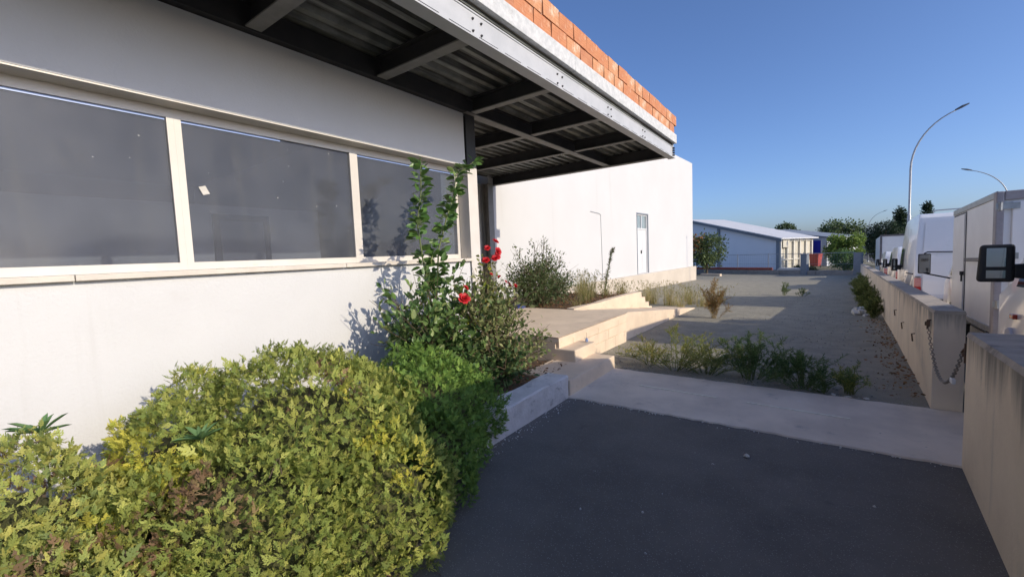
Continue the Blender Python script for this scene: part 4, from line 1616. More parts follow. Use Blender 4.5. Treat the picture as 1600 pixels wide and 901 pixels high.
def hedge(name, label, base, blobs, n, size, pal, wts, dead=.06, seed=1, lump=.16, yellow=.75):
    """clipped conifer shrub: sprays on lumpy ellipsoids, twiggy core"""
    ro = thing(name, base, label, 'shrub', 'conifer shrubs in the planter')
    bv = np.array(base)
    P, Nn = [], []
    area = [(r_[0] * r_[1] + r_[0] * r_[2] + r_[1] * r_[2]) for c, r_ in blobs]
    for bi, (c, r_) in enumerate(blobs):
        k = int(n * area[bi] / sum(area) * 2.6)
        u = rng.normal(size=(k, 3))
        u /= np.linalg.norm(u, axis=1, keepdims=True)
        lum = 1 + lump * vnoise(u, 4.0, seed + bi) + .07 * vnoise(u, 11.0, seed + 40 + bi)
        dep = 1 + .05 * vnoise(u, 24.0, seed + 60 + bi) - np.abs(rng.normal(0, .06, k))
        p = u * np.array(r_) * (lum * dep)[:, None] + np.array(c)
        nn = u / np.array(r_)
        nn /= np.linalg.norm(nn, axis=1, keepdims=True)
        keep = (p[:, 2] > .03) & (p[:, 0] > -3.96)
        for bj, (c2, r2) in enumerate(blobs):
            if bj != bi:
                keep &= (((p - np.array(c2)) / np.array(r2)) ** 2).sum(1) > .72
        P.append(p[keep])
        Nn.append(nn[keep])
    P, Nn = np.concatenate(P), np.concatenate(Nn)
    hid = ((Nn[:, 0] < -.35) | (Nn[:, 2] < -.25)) & (rng.random(len(P)) < .6)       # sparser against the wall and underneath
    P, Nn = P[~hid], Nn[~hid]
    if len(P) > n:
        s_ = rng.choice(len(P), n, replace=False)
        P, Nn = P[s_], Nn[s_]
    k = len(P)
    D = Nn * .45 + np.array([0, 0, .35]) + rng.normal(0, .6, (k, 3))
    Fn = Nn + np.array([.25, 0, .35]) * 0 + rng.normal(0, .25, (k, 3))
    scl = size * rng.uniform(.5, 1.45, k)
    stray = rng.random(k) < .03                       # shoots that stand out of the clipped outline
    P[stray] += Nn[stray] * rng.uniform(.0, .022, (int(stray.sum()), 1)) + np.array([0, 0, .01])
    scl[stray] *= 1.45
    patch = vnoise(P, 5.0, seed + 7) + .5 * vnoise(P, 13, seed + 8)
    col = colmix(k, pal, wts, .14)
    yl = patch > yellow
    col[yl] = colmix(int(yl.sum()), [(.68, .63, .12), (.60, .59, .12), (.50, .55, .11)], [.4, .35, .25], .12)
    dd = (vnoise(P, 6.5, seed + 21) + .35 * vnoise(P, 17, seed + 22)) > (1.32 - dead * 4)
    col[dd] = colmix(int(dd.sum()), [(.36, .23, .14), (.30, .20, .115), (.40, .30, .16)], [.5, .3, .2], .12)
    third = np.arange(k) % 4
    for t in range(4):
        mk = third == t
        tv, tf = sprig_t(seed * 10 + t, 5)
        rot = rotmats_face(D[mk], Fn[mk], rng.normal(0, .45, mk.sum()))
        o = scatter_mesh('foliage', tv, tf, P[mk] - bv, rot, scl[mk], col[mk], 'needle', ro)
        tag(o, kind='stuff')
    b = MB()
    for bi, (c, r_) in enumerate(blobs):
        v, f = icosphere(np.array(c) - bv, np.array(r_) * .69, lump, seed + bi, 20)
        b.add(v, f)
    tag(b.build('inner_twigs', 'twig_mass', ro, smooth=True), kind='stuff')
    b = MB()
    for i in range(9):
        c, r_ = blobs[i % len(blobs)]
        e = Vector(c) + Vector((random.uniform(-.4, .4) * r_[0], random.uniform(-.4, .4) * r_[1], .75 * r_[2])) - Vector(base)
        b.tube(branch_pts((random.uniform(-.05, .05), random.uniform(-.05, .05), 0), e, 5, 0, .06), [.02, .018, .015, .012, .009, .006], 6)
    for i in rng.choice(k, 170, replace=False):        # bare dry twigs between the sprays
        p_ = Vector(P[i] - bv)
        n_ = Vector(Nn[i])
        d_ = (n_ + Vector(rng.normal(0, .6, 3))).normalized()
        l_ = random.uniform(.05, .14)
        b.tube([p_ - d_ * l_ * .7, p_ + Vector(rng.normal(0, .006, 3)), p_ + d_ * l_ * .12], [.0028, .0022, .0012], 4)
    tag(b.build('stems', 'bark', ro), kind='stuff')
    return ro


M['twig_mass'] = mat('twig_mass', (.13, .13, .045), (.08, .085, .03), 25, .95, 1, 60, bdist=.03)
GR = [(.41, .45, .115), (.32, .385, .10), (.50, .51, .14), (.24, .31, .085)]
hedge('conifer_shrub', 'large sunlit yellow-green conifer shrub bulging over the kerb, biggest of the planter', (-2.75, 1.3, .17),
      [((-2.80, 1.42, .26), (.95, .86, .80)), ((-2.35, .85, .14), (.66, .62, .60)), ((-3.15, .95, .2), (.7, .55, .72)), ((-2.15, 1.42, .10), (.52, .55, .52))], 28000, .048, GR, [.35, .3, .2, .15], .07, 3)
hedge('conifer_shrub', 'darker green conifer shrub growing between the large shrub and the white planter wall', (-2.6, 2.4, .17),
      [((-2.72, 2.42, .22), (.68, .66, .60)), ((-2.28, 1.95, .10), (.45, .40, .48))], 11500, .049, [(.22, .36, .08), (.17, .29, .07), (.28, .41, .09)], [.4, .35, .25], .0, 5, yellow=1.6)
hedge('conifer_shrub', 'low yellow-green conifer shrub with brown dead patches under the first window', (-2.7, .05, .17),
      [((-2.85, .12, .18), (.80, .60, .66)), ((-2.25, .15, .08), (.62, .5, .50)), ((-2.8, -.45, .16), (.75, .45, .6))], 16500, .048, [(.48, .50, .14), (.39, .44, .125), (.58, .56, .16), (.29, .36, .125)], [.35, .3, .2, .15], .16, 8)


def leafy(ro, base, targets, nleaf, crad, llen, pal, wts, lw=.55, matname='leaf', stem_mat='twig', droop=.0, r0=.012, jit=.14, split=2, upbias=.25):
    """branches from base to target points, leaves clustered round the outer part of each branch"""
    bv = Vector(base)
    b = MB()
    P, D = [], []
    for tg in targets:
        t3 = Vector(tg[:3])
        n_ = int(nleaf * (tg[3] if len(tg) > 3 else 1))
        cr = crad * (tg[4] if len(tg) > 4 else 1)
        pts_ = branch_pts((random.uniform(-.04, .04), random.uniform(-.04, .04), 0), t3 - bv, 6, .05, .05)
        b.tube(pts_, [r0 * (1 - .75 * i / 6) for i in range(7)], 5)
        for s in range(split * 2):
            a = pts_[random.choice((3, 4, 5))]
            e = pts_[-1] + Vector(rng.normal(0, cr * .8, 3))
            b.tube([a, a.lerp(e, .5) + Vector((0, 0, .02)), e], [r0 * .4, r0 * .3, r0 * .15], 4)
        for i in range(n_):
            t = rng.uniform(.45, 1.0) ** .6
            k = min(int(t * 6), 5)
            p = pts_[k].lerp(pts_[k + 1], t * 6 - k)
            off = Vector(rng.normal(0, cr * .55, 3))
            P.append(p + off)
            d = off.normalized() * .8 + Vector((rng.normal(0, .5), rng.normal(0, .5), rng.normal(upbias, .45) - droop))
            D.append(d)
    tag(b.build('branches', stem_mat, ro), kind='stuff')
    P, D = np.array(P), np.array(D)
    tv, tf = leaf_t(1, lw)
    scl = llen * rng.uniform(.55, 1.25, len(P))
    o = scatter_mesh('foliage', tv, tf, P, rotmats(D, rng.normal(0, .8, len(P))), scl, colmix(len(P), pal, wts, jit), matname, ro)
    tag(o, kind='stuff')
    return o


# broad-leaved seedlings poking out of the conifer shrubs
for (x, y, z, rr, lab) in ((-3.15, .30, .86, .14, 'star-shaped broad-leaved seedling rising from the low shrub against the white wall'),
                           (-2.55, .78, .78, .11, 'star-shaped broad-leaved seedling half sunk between the low and the large shrub')):
    sd_ = thing('seedling', (x, y, z - .5), lab, 'plant', 'broad-leaved seedlings in the shrubs')
    b = MB()
    b.tube([(0, 0, 0), (.01, .01, .3), (0, 0, .5)], [.007, .006, .005], 6)
    b.build('stem', 'stem_green', sd_)
    tv, tf = leaf_t(1, .24)
    for i in range(11):
        a = 2 * math.pi * i / 11 + random.uniform(-.2, .2)
        d_ = np.array([[math.cos(a), math.sin(a), random.uniform(.05, 1.0)]])
        o = scatter_mesh('leaf', tv, tf, np.array([[0, 0, .5]]), rotmats(d_, np.zeros(1)), np.array([rr * random.uniform(.8, 1.15)]), colmix(1, [(.13, .24, .10), (.17, .29, .12)], [.5, .5], .1), 'leaf', sd_)

# broad-leaved shrub with two tall shoots in front of the third window
sb = thing('leafy_shrub', (-3.2, 3.25, .17), 'broad-leaved green shrub with two tall leafy shoots in front of the window', 'shrub')
tg = []
for i in range(30):
    a, r_, z = random.uniform(0, 6.28), random.uniform(.05, .5), random.uniform(.5, 1.35)
    tg.append((-3.22 + r_ * .75 * math.cos(a), 3.12 + r_ * 1.0 * math.sin(a), z, 1.0))
tg += [(-3.45, 2.62, 1.40, .25, .4), (-3.4, 2.72, 1.28, .4, .5), (-3.5, 2.8, 1.05, .7), (-3.3, 2.75, .85, .9), (-3.2, 3.4, 1.5, .8), (-3.3, 3.2, 1.55, .8), (-3.2, 3.0, 1.45, .6)]
LG = [(.12, .20, .055), (.085, .155, .05), (.17, .25, .075), (.25, .31, .11)]
leafy(sb, (-3.2, 3.25, .17), tg, 80, .16, .092, LG, [.4, .3, .2, .1], .5, 'leaf_gloss')
for pts_ in (((-3.2, 3.2, .2), (-3.33, 3.16, 1.2), (-3.35, 3.10, 1.68), (-3.35, 3.055, 2.02), (-3.35, 3.13, 2.35), (-3.35, 3.15, 2.70)),
             ((-3.2, 3.3, .2), (-3.33, 3.25, 1.2), (-3.35, 3.34, 1.75), (-3.35, 3.48, 2.07), (-3.36, 3.64, 2.38), (-3.38, 3.72, 2.62), (-3.36, 3.86, 2.70), (-3.34, 4.05, 2.82))):
    b = MB()
    pp = [Vector(p) - Vector((-3.2, 3.25, .17)) for p in pts_]
    b.tube(pp, [.012 - .0013 * i for i in range(len(pp))], 6)
    sto = b.build('shoot', 'stem_green', sb)
    P, D = [], []
    for i in range(len(pp) - 1):
        if pts_[i + 1][2] < 1.3:
            continue
        L_ = (pp[i + 1] - pp[i]).length
        for k in range(int(L_ / .0075)):
            if pts_[i][2] > 2.66 and random.random() < .45:
                continue
            t = random.random()
            p = pp[i].lerp(pp[i + 1], t)
            a = random.uniform(0, 6.28)
            out = Vector((math.cos(a), math.sin(a), random.uniform(-.35, .7)))
            P.append(p + out.normalized() * random.uniform(.005, .05))
            D.append(out)
    P, D = np.array(P), np.array(D)
    tv, tf = leaf_t(1, .55)
    o = scatter_mesh('foliage', tv, tf, P, rotmats(D, rng.normal(0, .7, len(P))), .115 * rng.uniform(.6, 1.2, len(P)), colmix(len(P), [(.10, .20, .045), (.07, .15, .04), (.16, .27, .065), (.25, .34, .11)], [.4, .3, .2, .1], .14), 'leaf_gloss', sto)
    tag(o, kind='stuff')

# rose bush
rs = thing('rose_bush', (-2.95, 3.75, .17), 'olive-leaved rose bush with red blooms at the corner of the landing', 'rose bush')
tg = []
for i in range(26):
    a, r_, z = random.uniform(0, 6.28), random.uniform(.03, .42), random.uniform(.45, 1.35)
    tg.append((-2.98 + r_ * .8 * math.cos(a), 3.72 + r_ * 1.05 * math.sin(a), z, 1.0))
tg += [(-3.0, 3.72, 1.62, .7, .8), (-3.0, 3.6, 1.5, .8), (-3.0, 3.8, 1.48, .8), (-2.75, 4.55, .60, .8, .8), (-2.68, 4.35, .50, .8, .8), (-2.7, 4.42, .72, .5, .7), (-2.8, 4.1, .6), (-2.9, 4.1, 1.2, .6), (-2.9, 4.0, 1.0, .8)]
RO = [(.25, .28, .11), (.33, .34, .145), (.16, .22, .075), (.40, .37, .18)]
leafy(rs, (-2.95, 3.75, .17), tg, 95, .135, .058, RO, [.4, .25, .25, .1], .62, 'leaf')
tg = [(-2.9 + random.uniform(-.4, .25), 3.5 + random.uniform(-.45, .45), random.uniform(.28, .6)) for i in range(30)]
leafy(rs, (-2.95, 3.75, .17), tg, 55, .14, .068, [(.07, .13, .045), (.095, .16, .055), (.13, .19, .065)], [.4, .4, .2], .6, 'leaf')
tg = [(-2.98, 3.26, 1.30, 1, .5), (-2.98, 4.05, 1.27, 1, .45), (-2.98, 3.68, 1.56, 1.5, .7), (-2.98, 3.76, 1.62, 1, .6)]
leafy(rs, (-2.95, 3.75, .17), tg, 18, .10, .055, [(.36, .37, .04), (.26, .31, .05)], [.6, .4], .62, 'leaf')


def bloom_mesh(seed):
    r_ = random.Random(seed)
    b = MB()
    for ring, (n_, rad, tilt) in enumerate(((5, .95, .25), (5, .75, .7), (4, .5, 1.1), (3, .28, 1.4))):
        for i in range(n_):
            a = 2 * math.pi * (i + .5 * (ring % 2) + r_.uniform(-.1, .1)) / n_
            t_ = Vector((-math.sin(a), math.cos(a), 0))
            o_ = Vector((math.cos(a), math.sin(a), 0)) * math.cos(tilt) + Vector((0, 0, 1)) * math.sin(tilt)
            base = Vector((math.cos(a), math.sin(a), 0)) * .1
            w = rad * .55
            m_ = base + o_ * rad * .6
            e_ = base + o_ * rad - Vector((0, 0, .08 * rad))
            b.add([base - t_ * w * .4, base + t_ * w * .4, m_ + t_ * w, e_ + t_ * w * .6, e_ - t_ * w * .6, m_ - t_ * w], [(0, 1, 2, 5), (5, 2, 3, 4)])
    return b.mesh('bloom', 'petal')


bms = [bloom_mesh(i) for i in range(3)]
for i, (y, z, s) in enumerate(((3.777, 1.816, .045), (3.648, 1.745, .04), (3.80, 1.705, .055), (3.777, 1.655, .05), (3.725, 1.63, .05), (3.594, 1.613, .05), (3.25, 1.345, .04), (3.226, 1.235, .072), (4.03, 1.312, .052), (4.15, 1.287, .042), (3.82, 1.423, .025), (3.70, 1.46, .022), (3.9, 1.36, .024))):
    o = bpy.data.objects.new('bloom', bms[i % 3])
    COL.objects.link(o)
    o.parent = rs
    o.location = Vector((-2.90 + random.uniform(-.03, .03), y, z)) - Vector((-2.95, 3.75, .17))
    o.scale = (s * .9, s * .9, s * .9)
    o.rotation_euler = (random.uniform(-.6, .6), random.uniform(.5, 1.3), random.uniform(-.9, .2))

# shrub on the soil bank
s2 = thing('bank_shrub', (-5.15, 8.35, .42), 'bushy dark green shrub on the soil bank before the white warehouse', 'shrub')
tg = []
for i in range(64):
    u = rng.normal(size=3)
    u /= np.linalg.norm(u)
    k = rng.uniform(.35, 1) ** .5
    tg.append((-5.15 + u[0] * .62 * k, 8.42 + u[1] * 1.15 * k, 1.10 + u[2] * .62 * k))
tg += [(-5.1, 8.0, 1.95, .5, .6), (-5.1, 8.6, 1.9, .5, .6), (-5.2, 9.5, 1.55, .6), (-5.1, 7.3, 1.8, .5, .6), (-5.0, 7.45, 1.55, .6), (-5.0, 8.3, 2.0, .4, .5)]
leafy(s2, (-5.15, 8.35, .42), tg, 110, .17, .065, [(.09, .13, .05), (.125, .17, .065), (.19, .22, .10), (.065, .10, .04)], [.35, .3, .15, .2], .42, 'leaf')


# feathery weeds and dry grasses
def weed(name, base, h, n, spread, pal, wts, label, group, leaf=.035, lean=(0, 0), dens=1.0, stem='stem_green', bushy=1.0, cat='weed'):
    ro = thing(name, base, label, cat, group)
    b = MB()
    P, D = [], []
    for i in range(n):
        a = random.uniform(0, 6.28)
        sp = spread * random.uniform(.1, 1.25)
        hh = h * random.uniform(.3, 1.15)
        e = Vector((math.cos(a) * sp + lean[0], math.sin(a) * sp * .7 + lean[1], hh * (1 - .35 * (sp / max(spread, 1e-3)) ** 2)))
        s0 = Vector((math.cos(a) * sp * .18 + random.uniform(-.03, .03), math.sin(a) * sp * .15, 0))
        pts_ = [s0 + (e - s0) * t + Vector((0, 0, .10 * h * math.sin(math.pi * t))) + Vector((random.uniform(-.012, .012), random.uniform(-.012, .012), 0)) for t in (0, .25, .5, .75, 1)]
        b.tube(pts_, [.0045, .004, .003, .0022, .0012], 4, cap=False)
        subs = [(pts_, 1.0)]
        for k in range(int(7 * bushy)):
            t = random.uniform(.3, .95)
            j = min(int(t * 4), 3)
            p = pts_[j].lerp(pts_[j + 1], t * 4 - j)
            q_ = p + Vector((random.gauss(0, .35), random.gauss(0, .35), random.uniform(.15, .8))) * h * .30
            sp_ = [p, p.lerp(q_, .5) + Vector((0, 0, .01)), q_]
            b.tube(sp_, [.0022, .0016, .001], 3, cap=False)
            subs.append((sp_, .6))
        for ps, w in subs:
            L_ = sum((ps[k + 1] - ps[k]).length for k in range(len(ps) - 1))
            for k in range(int(L_ / .0058 * dens)):
                t = random.uniform(.12, 1) * (len(ps) - 1)
                j = min(int(t), len(ps) - 2)
                p = ps[j].lerp(ps[j + 1], t - j)
                ax = (ps[j + 1] - ps[j]).normalized()
                P.append(p)
                D.append(ax * .8 + Vector((random.gauss(0, .6), random.gauss(0, .6), random.gauss(.1, .5))))
    tag(b.build('stems', stem, ro), kind='stuff')
    P, D = np.array(P), np.array(D)
    tv, tf = diamond(1, .13, .02)
    o = scatter_mesh('foliage', tv, tf, P, rotmats(D, rng.uniform(0, 6.28, len(P))), leaf * rng.uniform(.6, 1.3, len(P)), colmix(len(P), pal, wts, .16), 'needle', ro)
    tag(o, kind='stuff')
    return ro


def grass_tuft(base, h, n, spread, pal, wts, label, group):
    ro = thing('dry_grass', base, label, 'grass', group)
    V, F, Cc = [], [], []
    for i in range(n):
        a = random.uniform(0, 6.28)
        r_ = spread * .35 * random.random()
        p = Vector((math.cos(a) * r_, math.sin(a) * r_, 0))
        a2 = a + random.gauss(0, .8)
        ln = spread * random.uniform(.1, 1.0)
        hh = h * random.uniform(.35, 1.15)
        w = random.uniform(.0025, .005)
        t_ = Vector((-math.sin(a2), math.cos(a2), 0)) * w
        d = Vector((math.cos(a2), math.sin(a2), 0))
        c = np.array(pal[rng.choice(len(pal), p=np.array(wts) / sum(wts))]) * random.uniform(.8, 1.2)
        o_ = len(V)
        for k in range(5):
            t = k / 4
            q = p + d * ln * t ** 1.8 + Vector((0, 0, hh * (t - .22 * t ** 3)))
            V += [q - t_ * (1 - .85 * t), q + t_ * (1 - .85 * t)]
            Cc += [c, c]
        F += [(o_ + 2 * k, o_ + 2 * k + 1, o_ + 2 * k + 3, o_ + 2 * k + 2) for k in range(4)]
        if random.random() < .35:       # seed head
            e = V[-1]
            for k in range(4):
                q = Vector(e) + Vector((random.gauss(0, .012), random.gauss(0, .012), random.uniform(-.08, .02)))
                o_ = len(V)
                V += [q, q + Vector((.008, 0, .015)), q + Vector((0, .004, .035)), q + Vector((-.008, 0, .015))]
                Cc += [c * 1.1] * 4
                F.append((o_, o_ + 1, o_ + 2, o_ + 3))
    me = bpy.data.meshes.new('blades')
    me.from_pydata([tuple(v_) for v_ in V], [], F)
    ca = me.color_attributes.new('Col', 'FLOAT_COLOR', 'POINT')
    c4 = np.ones((len(V), 4), dtype=np.float32)
    c4[:, :3] = np.array(Cc)
    ca.data.foreach_set('color', c4.ravel())
    me.materials.append(M['needle'])
    o = bpy.data.objects.new('blades', me)
    COL.objects.link(o)
    o.parent = ro
    tag(o, kind='stuff')
    return ro


YG = [(.36, .37, .09), (.26, .31, .08), (.44, .36, .12), (.17, .22, .06)]
DG = [(.11, .19, .06), (.08, .145, .05), (.17, .24, .075)]
DY = [(.52, .42, .20), (.42, .35, .15), (.33, .33, .12), (.55, .46, .26)]
GW = 'weeds on the gravel yard'
weed('weed', (-1.55, 6.0, -.01), .55, 24, .85, YG, [.35, .3, .2, .15], 'wide feathery yellow-green weed on the gravel next to the lowest step', GW, .045, (.1, .1))
weed('weed', (-1.95, 6.15, -.01), .42, 12, .45, YG, [.3, .2, .4, .1], 'smaller yellowish weed on the gravel tucked against the lowest step', GW, .04)
weed('weed', (-.62, 5.92, -.01), .55, 30, .62, DG + [(.12, .16, .05)], [.4, .3, .2, .1], 'dense dark green feathery weed at the far edge of the concrete apron', GW, .045, (.05, 0))
weed('weed', (-.10, 5.82, -.01), .42, 24, .52, DG, [.4, .35, .25], 'low dark green weed spreading along the concrete apron edge', GW, .042)
weed('weed', (-1.15, 5.88, -.01), .40, 18, .42, YG[:2] + DG, [.3, .3, .2, .1, .1], 'mid-green sprawling weed between the yellow-green and the dark green weeds', GW, .042)
weed('weed', (-.32, 6.25, -.01), .38, 16, .40, DG, [.4, .35, .25], 'dark green weed standing a step behind the apron-edge weeds', GW, .042)
weed('weed', (.10, 5.72, -.01), .22, 12, .26, DG, [.4, .35, .25], 'tiny dark weed at the apron edge beside the small upright weed', GW, .035)
weed('weed', (.34, 5.80, -.01), .33, 16, .20, YG, [.2, .4, .1, .3], 'small upright green weed near the chained wall end', GW, .038)
weed('weed', (-2.02, 11.35, lot_z(11.4)), .85, 20, .34, [(.34, .24, .08), (.30, .14, .06), (.22, .20, .07)], [.4, .35, .25], 'dry reddish weed clump standing alone by the ramp foot', GW, .05, stem='dry')
for i, (x, y, h, n_, sp) in enumerate(((-3.75, 13.9, .85, 190, .55), (-3.25, 14.4, .75, 160, .55), (-2.8, 13.9, .6, 120, .5), (-4.4, 14.2, .9, 170, .6), (-2.5, 15.2, .7, 120, .5), (-4.9, 15.2, .8, 150, .6), (-3.6, 15.4, .7, 130, .6), (-5.6, 14.6, .8, 130, .6), (-3.3, 13.3, .5, 90, .4))):
    grass_tuft((x, y, lot_z(y)), h, n_, sp, DY, [.3, .25, .3, .15], 'tuft of straw-coloured dry grass beyond the broken end of the retaining wall', 'dry grass tufts beyond the ramp')
for i, (x, y, h) in enumerate(((-.9, 18.4, .45), (-.35, 18.1, .3))):
    weed('weed', (x, y, lot_z(y)), h, 9, .22, DG + [(.2, .19, .08)], [.3, .3, .2, .2], ('thin low weed in the middle of the gravel yard, taller of two', 'tiny low weed in the middle of the gravel yard, shorter of two')[i], 'thin weeds mid-yard', .05)
for i, (y, h, w) in enumerate(((12.4, .5, .18), (13.6, .62, .24), (14.8, .72, .28), (16.2, .66, .28), (17.8, .62, .3), (19.5, .6, .32), (21.2, .6, .34), (23.5, .55, .3))):
    weed('wall_weed', (wall_x(y) - .18 - .06 * (i % 3), y, lot_z(y)), h, 22, w, [(.19, .23, .065), (.13, .18, .055), (.30, .29, .11)], [.45, .35, .2],
         ('low green weed clump at the wall foot just before the small white bag', 'green weed clump at the wall foot right behind the white plastic bag', 'tallest green weed clump along the foot of the long boundary wall',
          'green weed clump along the boundary wall next past the tallest one')[i] if i < 4 else 'green weed clump on the far stretch of the boundary wall foot', 'weeds along the boundary wall', .06)
# bank: dry stalks and ground litter
for i, (x, y, h, n_, sp) in enumerate(((-4.5, 9.2, .5, 110, .4), (-4.7, 9.9, .65, 130, .45), (-4.9, 10.5, .75, 140, .5), (-5.3, 10.9, .8, 130, .5), (-4.5, 10.6, .5, 100, .4), (-5.6, 11.3, .8, 140, .5), (-4.3, 11.2, .5, 90, .4), (-6.3, 11.0, .8, 120, .5), (-5.9, 10.2, .7, 110, .5), (-4.25, 8.4, .25, 60, .3))):
    grass_tuft((x, y, .46), h, n_, sp, DY + [(.20, .23, .08)], [.25, .2, .2, .1, .3], 'tuft of dry grass on the soil bank above the ramp', 'dry grass tufts on the bank')
tall = thing('tall_weed', (-4.95, 11.55, .44), 'single tall dark dry weed stalk leaning on the soil bank', 'weed')
b = MB()
pts_ = [(0, 0, 0), (.0, .12, .4), (.02, .3, .8), (.02, .5, 1.15), (.0, .72, 1.28)]
b.tube(pts_, [.016, .014, .012, .009, .004], 6)
tag(b.build('stalk', 'stem_green', tall))
P, D = [], []
for i in range(520):
    t = random.uniform(.1, 4)
    j = min(int(t), 3)
    P.append(Vector(pts_[j]).lerp(Vector(pts_[j + 1]), t - j))
    D.append(Vector((random.gauss(0, .7), random.gauss(0, .7), random.gauss(.7, .4))))
tv, tf = diamond(1, .16, .03)
tag(scatter_mesh('foliage', tv, tf, np.array(P), rotmats(np.array(D), rng.uniform(0, 6.28, len(P))), .10 * rng.uniform(.5, 1.2, len(P)), colmix(len(P), [(.12, .13, .07), (.17, .16, .08), (.09, .11, .06)], [.4, .3, .3]), 'needle', tall), kind='stuff')

# blue tub on the bank, litter
tb = thing('blue_tub', (-5.24, 7.60, .50), 'shallow round blue plastic tub at the back edge of the landing', 'tub')
b = MB()
b.lathe([(.115, .0), (.135, .09), (.145, .092), (.145, .108), (.128, .108), (.108, .015)], (0, 0, 0), 24)
b.build('bowl', 'blue_plastic', tb, smooth=False)


def crumple(name, p, s, material, label, cat, group=None, seed=0, flat=.5):
    r_ = random.Random(seed)
    v, f = icosphere((0, 0, s * flat * .8), (s, s * .7, s * flat), .35, seed + 3, 10)
    v = [(a + r_.uniform(-.15, .15) * s, c + r_.uniform(-.15, .15) * s, max(.001, d + r_.uniform(-.1, .1) * s)) for a, c, d in v]
    b = MB()
    b.add(v, f)
    o = b.build(name, material)
    o.location = p
    o.rotation_euler = (0, 0, r_.uniform(0, 6))
    return tag(o, label, cat, group)


crumple('paper_scrap', (-.42, 3.66, .002), .026, 'paper', 'crumpled pale paper scrap lying alone on the dark asphalt', 'litter', None, 1)
crumple('plastic_bag', (.86, 13.1, lot_z(13.1) + .01), .16, 'plastic_bag', 'white crumpled plastic bag among weeds by the boundary wall', 'litter', None, 4, .7)
crumple('plastic_bag', (.98, 12.7, lot_z(12.7) + .01), .10, 'plastic_bag', 'small white plastic bag lying flat by the boundary wall', 'litter', None, 5, .4)
for i, (x, y) in enumerate(((.18, 5.62), (.30, 5.60), (.45, 5.62), (.05, 5.75))):
    crumple('paper_scrap', (x, y, .016), .03, 'paper', 'small dirty paper scrap at the apron edge by the wall end', 'litter', 'scraps at the apron edge', 10 + i, .3)
for i, (x, y, z) in enumerate(((-2.72, 6.05, .356),)):
    crumple('foil_scrap', (-2.70, 5.6, .356), .035, 'pale_blue', 'small light blue foil scrap on the upper step', 'litter', None, 20, .9)

# loose stones and crumbs (too many to count)
b = MB()
sv, sf = np.array([(1, 0, 0), (0, 1, 0), (-1, 0, 0), (0, -1, 0), (0, 0, .8), (0, 0, -.6)], float), np.array([(0, 1, 4), (1, 2, 4), (2, 3, 4), (3, 0, 4), (1, 0, 5), (2, 1, 5), (3, 2, 5), (0, 3, 5)])
P = []
for i in range(4500):
    y = 5.62 + 14 * random.random() ** 2.2
    x = random.uniform(-2.85, wall_x(y))
    P.append((x, y, lot_z(y) + .004))
n1 = len(P)
P = np.array(P)
tag(scatter_mesh('loose_gravel', sv, sf, P, rotmats(rng.normal(size=(n1, 3)), rng.uniform(0, 6, n1)), rng.uniform(.35, 1.0, n1) ** 3 * .014 + .003, np.repeat([[.2, .2, .2]], n1, 0), 'stone'), kind='stuff')
P = []
for i in range(300):
    r_ = random.random()
    if r_ < .45:
        P.append((-2.28 + abs(random.gauss(0, .07)), random.uniform(2.4, 4.2), .003))
    elif r_ < .95:
        P.append((random.uniform(-2.2, .85), 4.22 + random.gauss(0, .03), .006))
    else:
        P.append((random.uniform(-2.2, .8), random.uniform(1.5, 4.2), .003))
n1 = len(P)
tag(scatter_mesh('concrete_crumbs', sv, sf, np.array(P), rotmats(rng.normal(size=(n1, 3)), rng.uniform(0, 6, n1)), rng.uniform(.3, 1.0, n1) ** 3 * .010 + .0025, np.repeat([[.4, .4, .4]], n1, 0), 'concrete_white'), kind='stuff')
# dry leaves and crumbs along wall foot and on the bank
P, D = [], []
for i in range(420):
    y = random.uniform(5.7, 12)
    P.append((wall_x(y) - abs(random.gauss(0, .16)) - .02, y, lot_z(y) + .05 + random.uniform(0, .015)))
    D.append((random.gauss(0, 1), random.gauss(0, 1), random.gauss(0, .3)))
for i in range(2600):
    P.append((random.uniform(-6.0, -4.1), random.uniform(7.75, 11.4), .49 + random.uniform(0, .04)))
    D.append((random.gauss(0, 1), random.gauss(0, 1), random.gauss(.2, .4)))
for i in range(500):
    P.append((random.uniform(-3.6, -2.6), random.uniform(2.9, 4.9), .19 + random.uniform(0, .02)))
    D.append((random.gauss(0, 1), random.gauss(0, 1), random.gauss(0, .2)))
n1 = len(P)
tv, tf = leaf_t(1, .45)
tag(scatter_mesh('fallen_leaves', tv, tf, np.array(P), rotmats(np.array(D), rng.uniform(0, 6.28, n1)), .04 * rng.uniform(.5, 1.4, n1), colmix(n1, [(.26, .13, .06), (.20, .11, .05), (.33, .20, .09), (.15, .10, .05)], [.35, .25, .2, .2]), 'leaf'), kind='stuff')


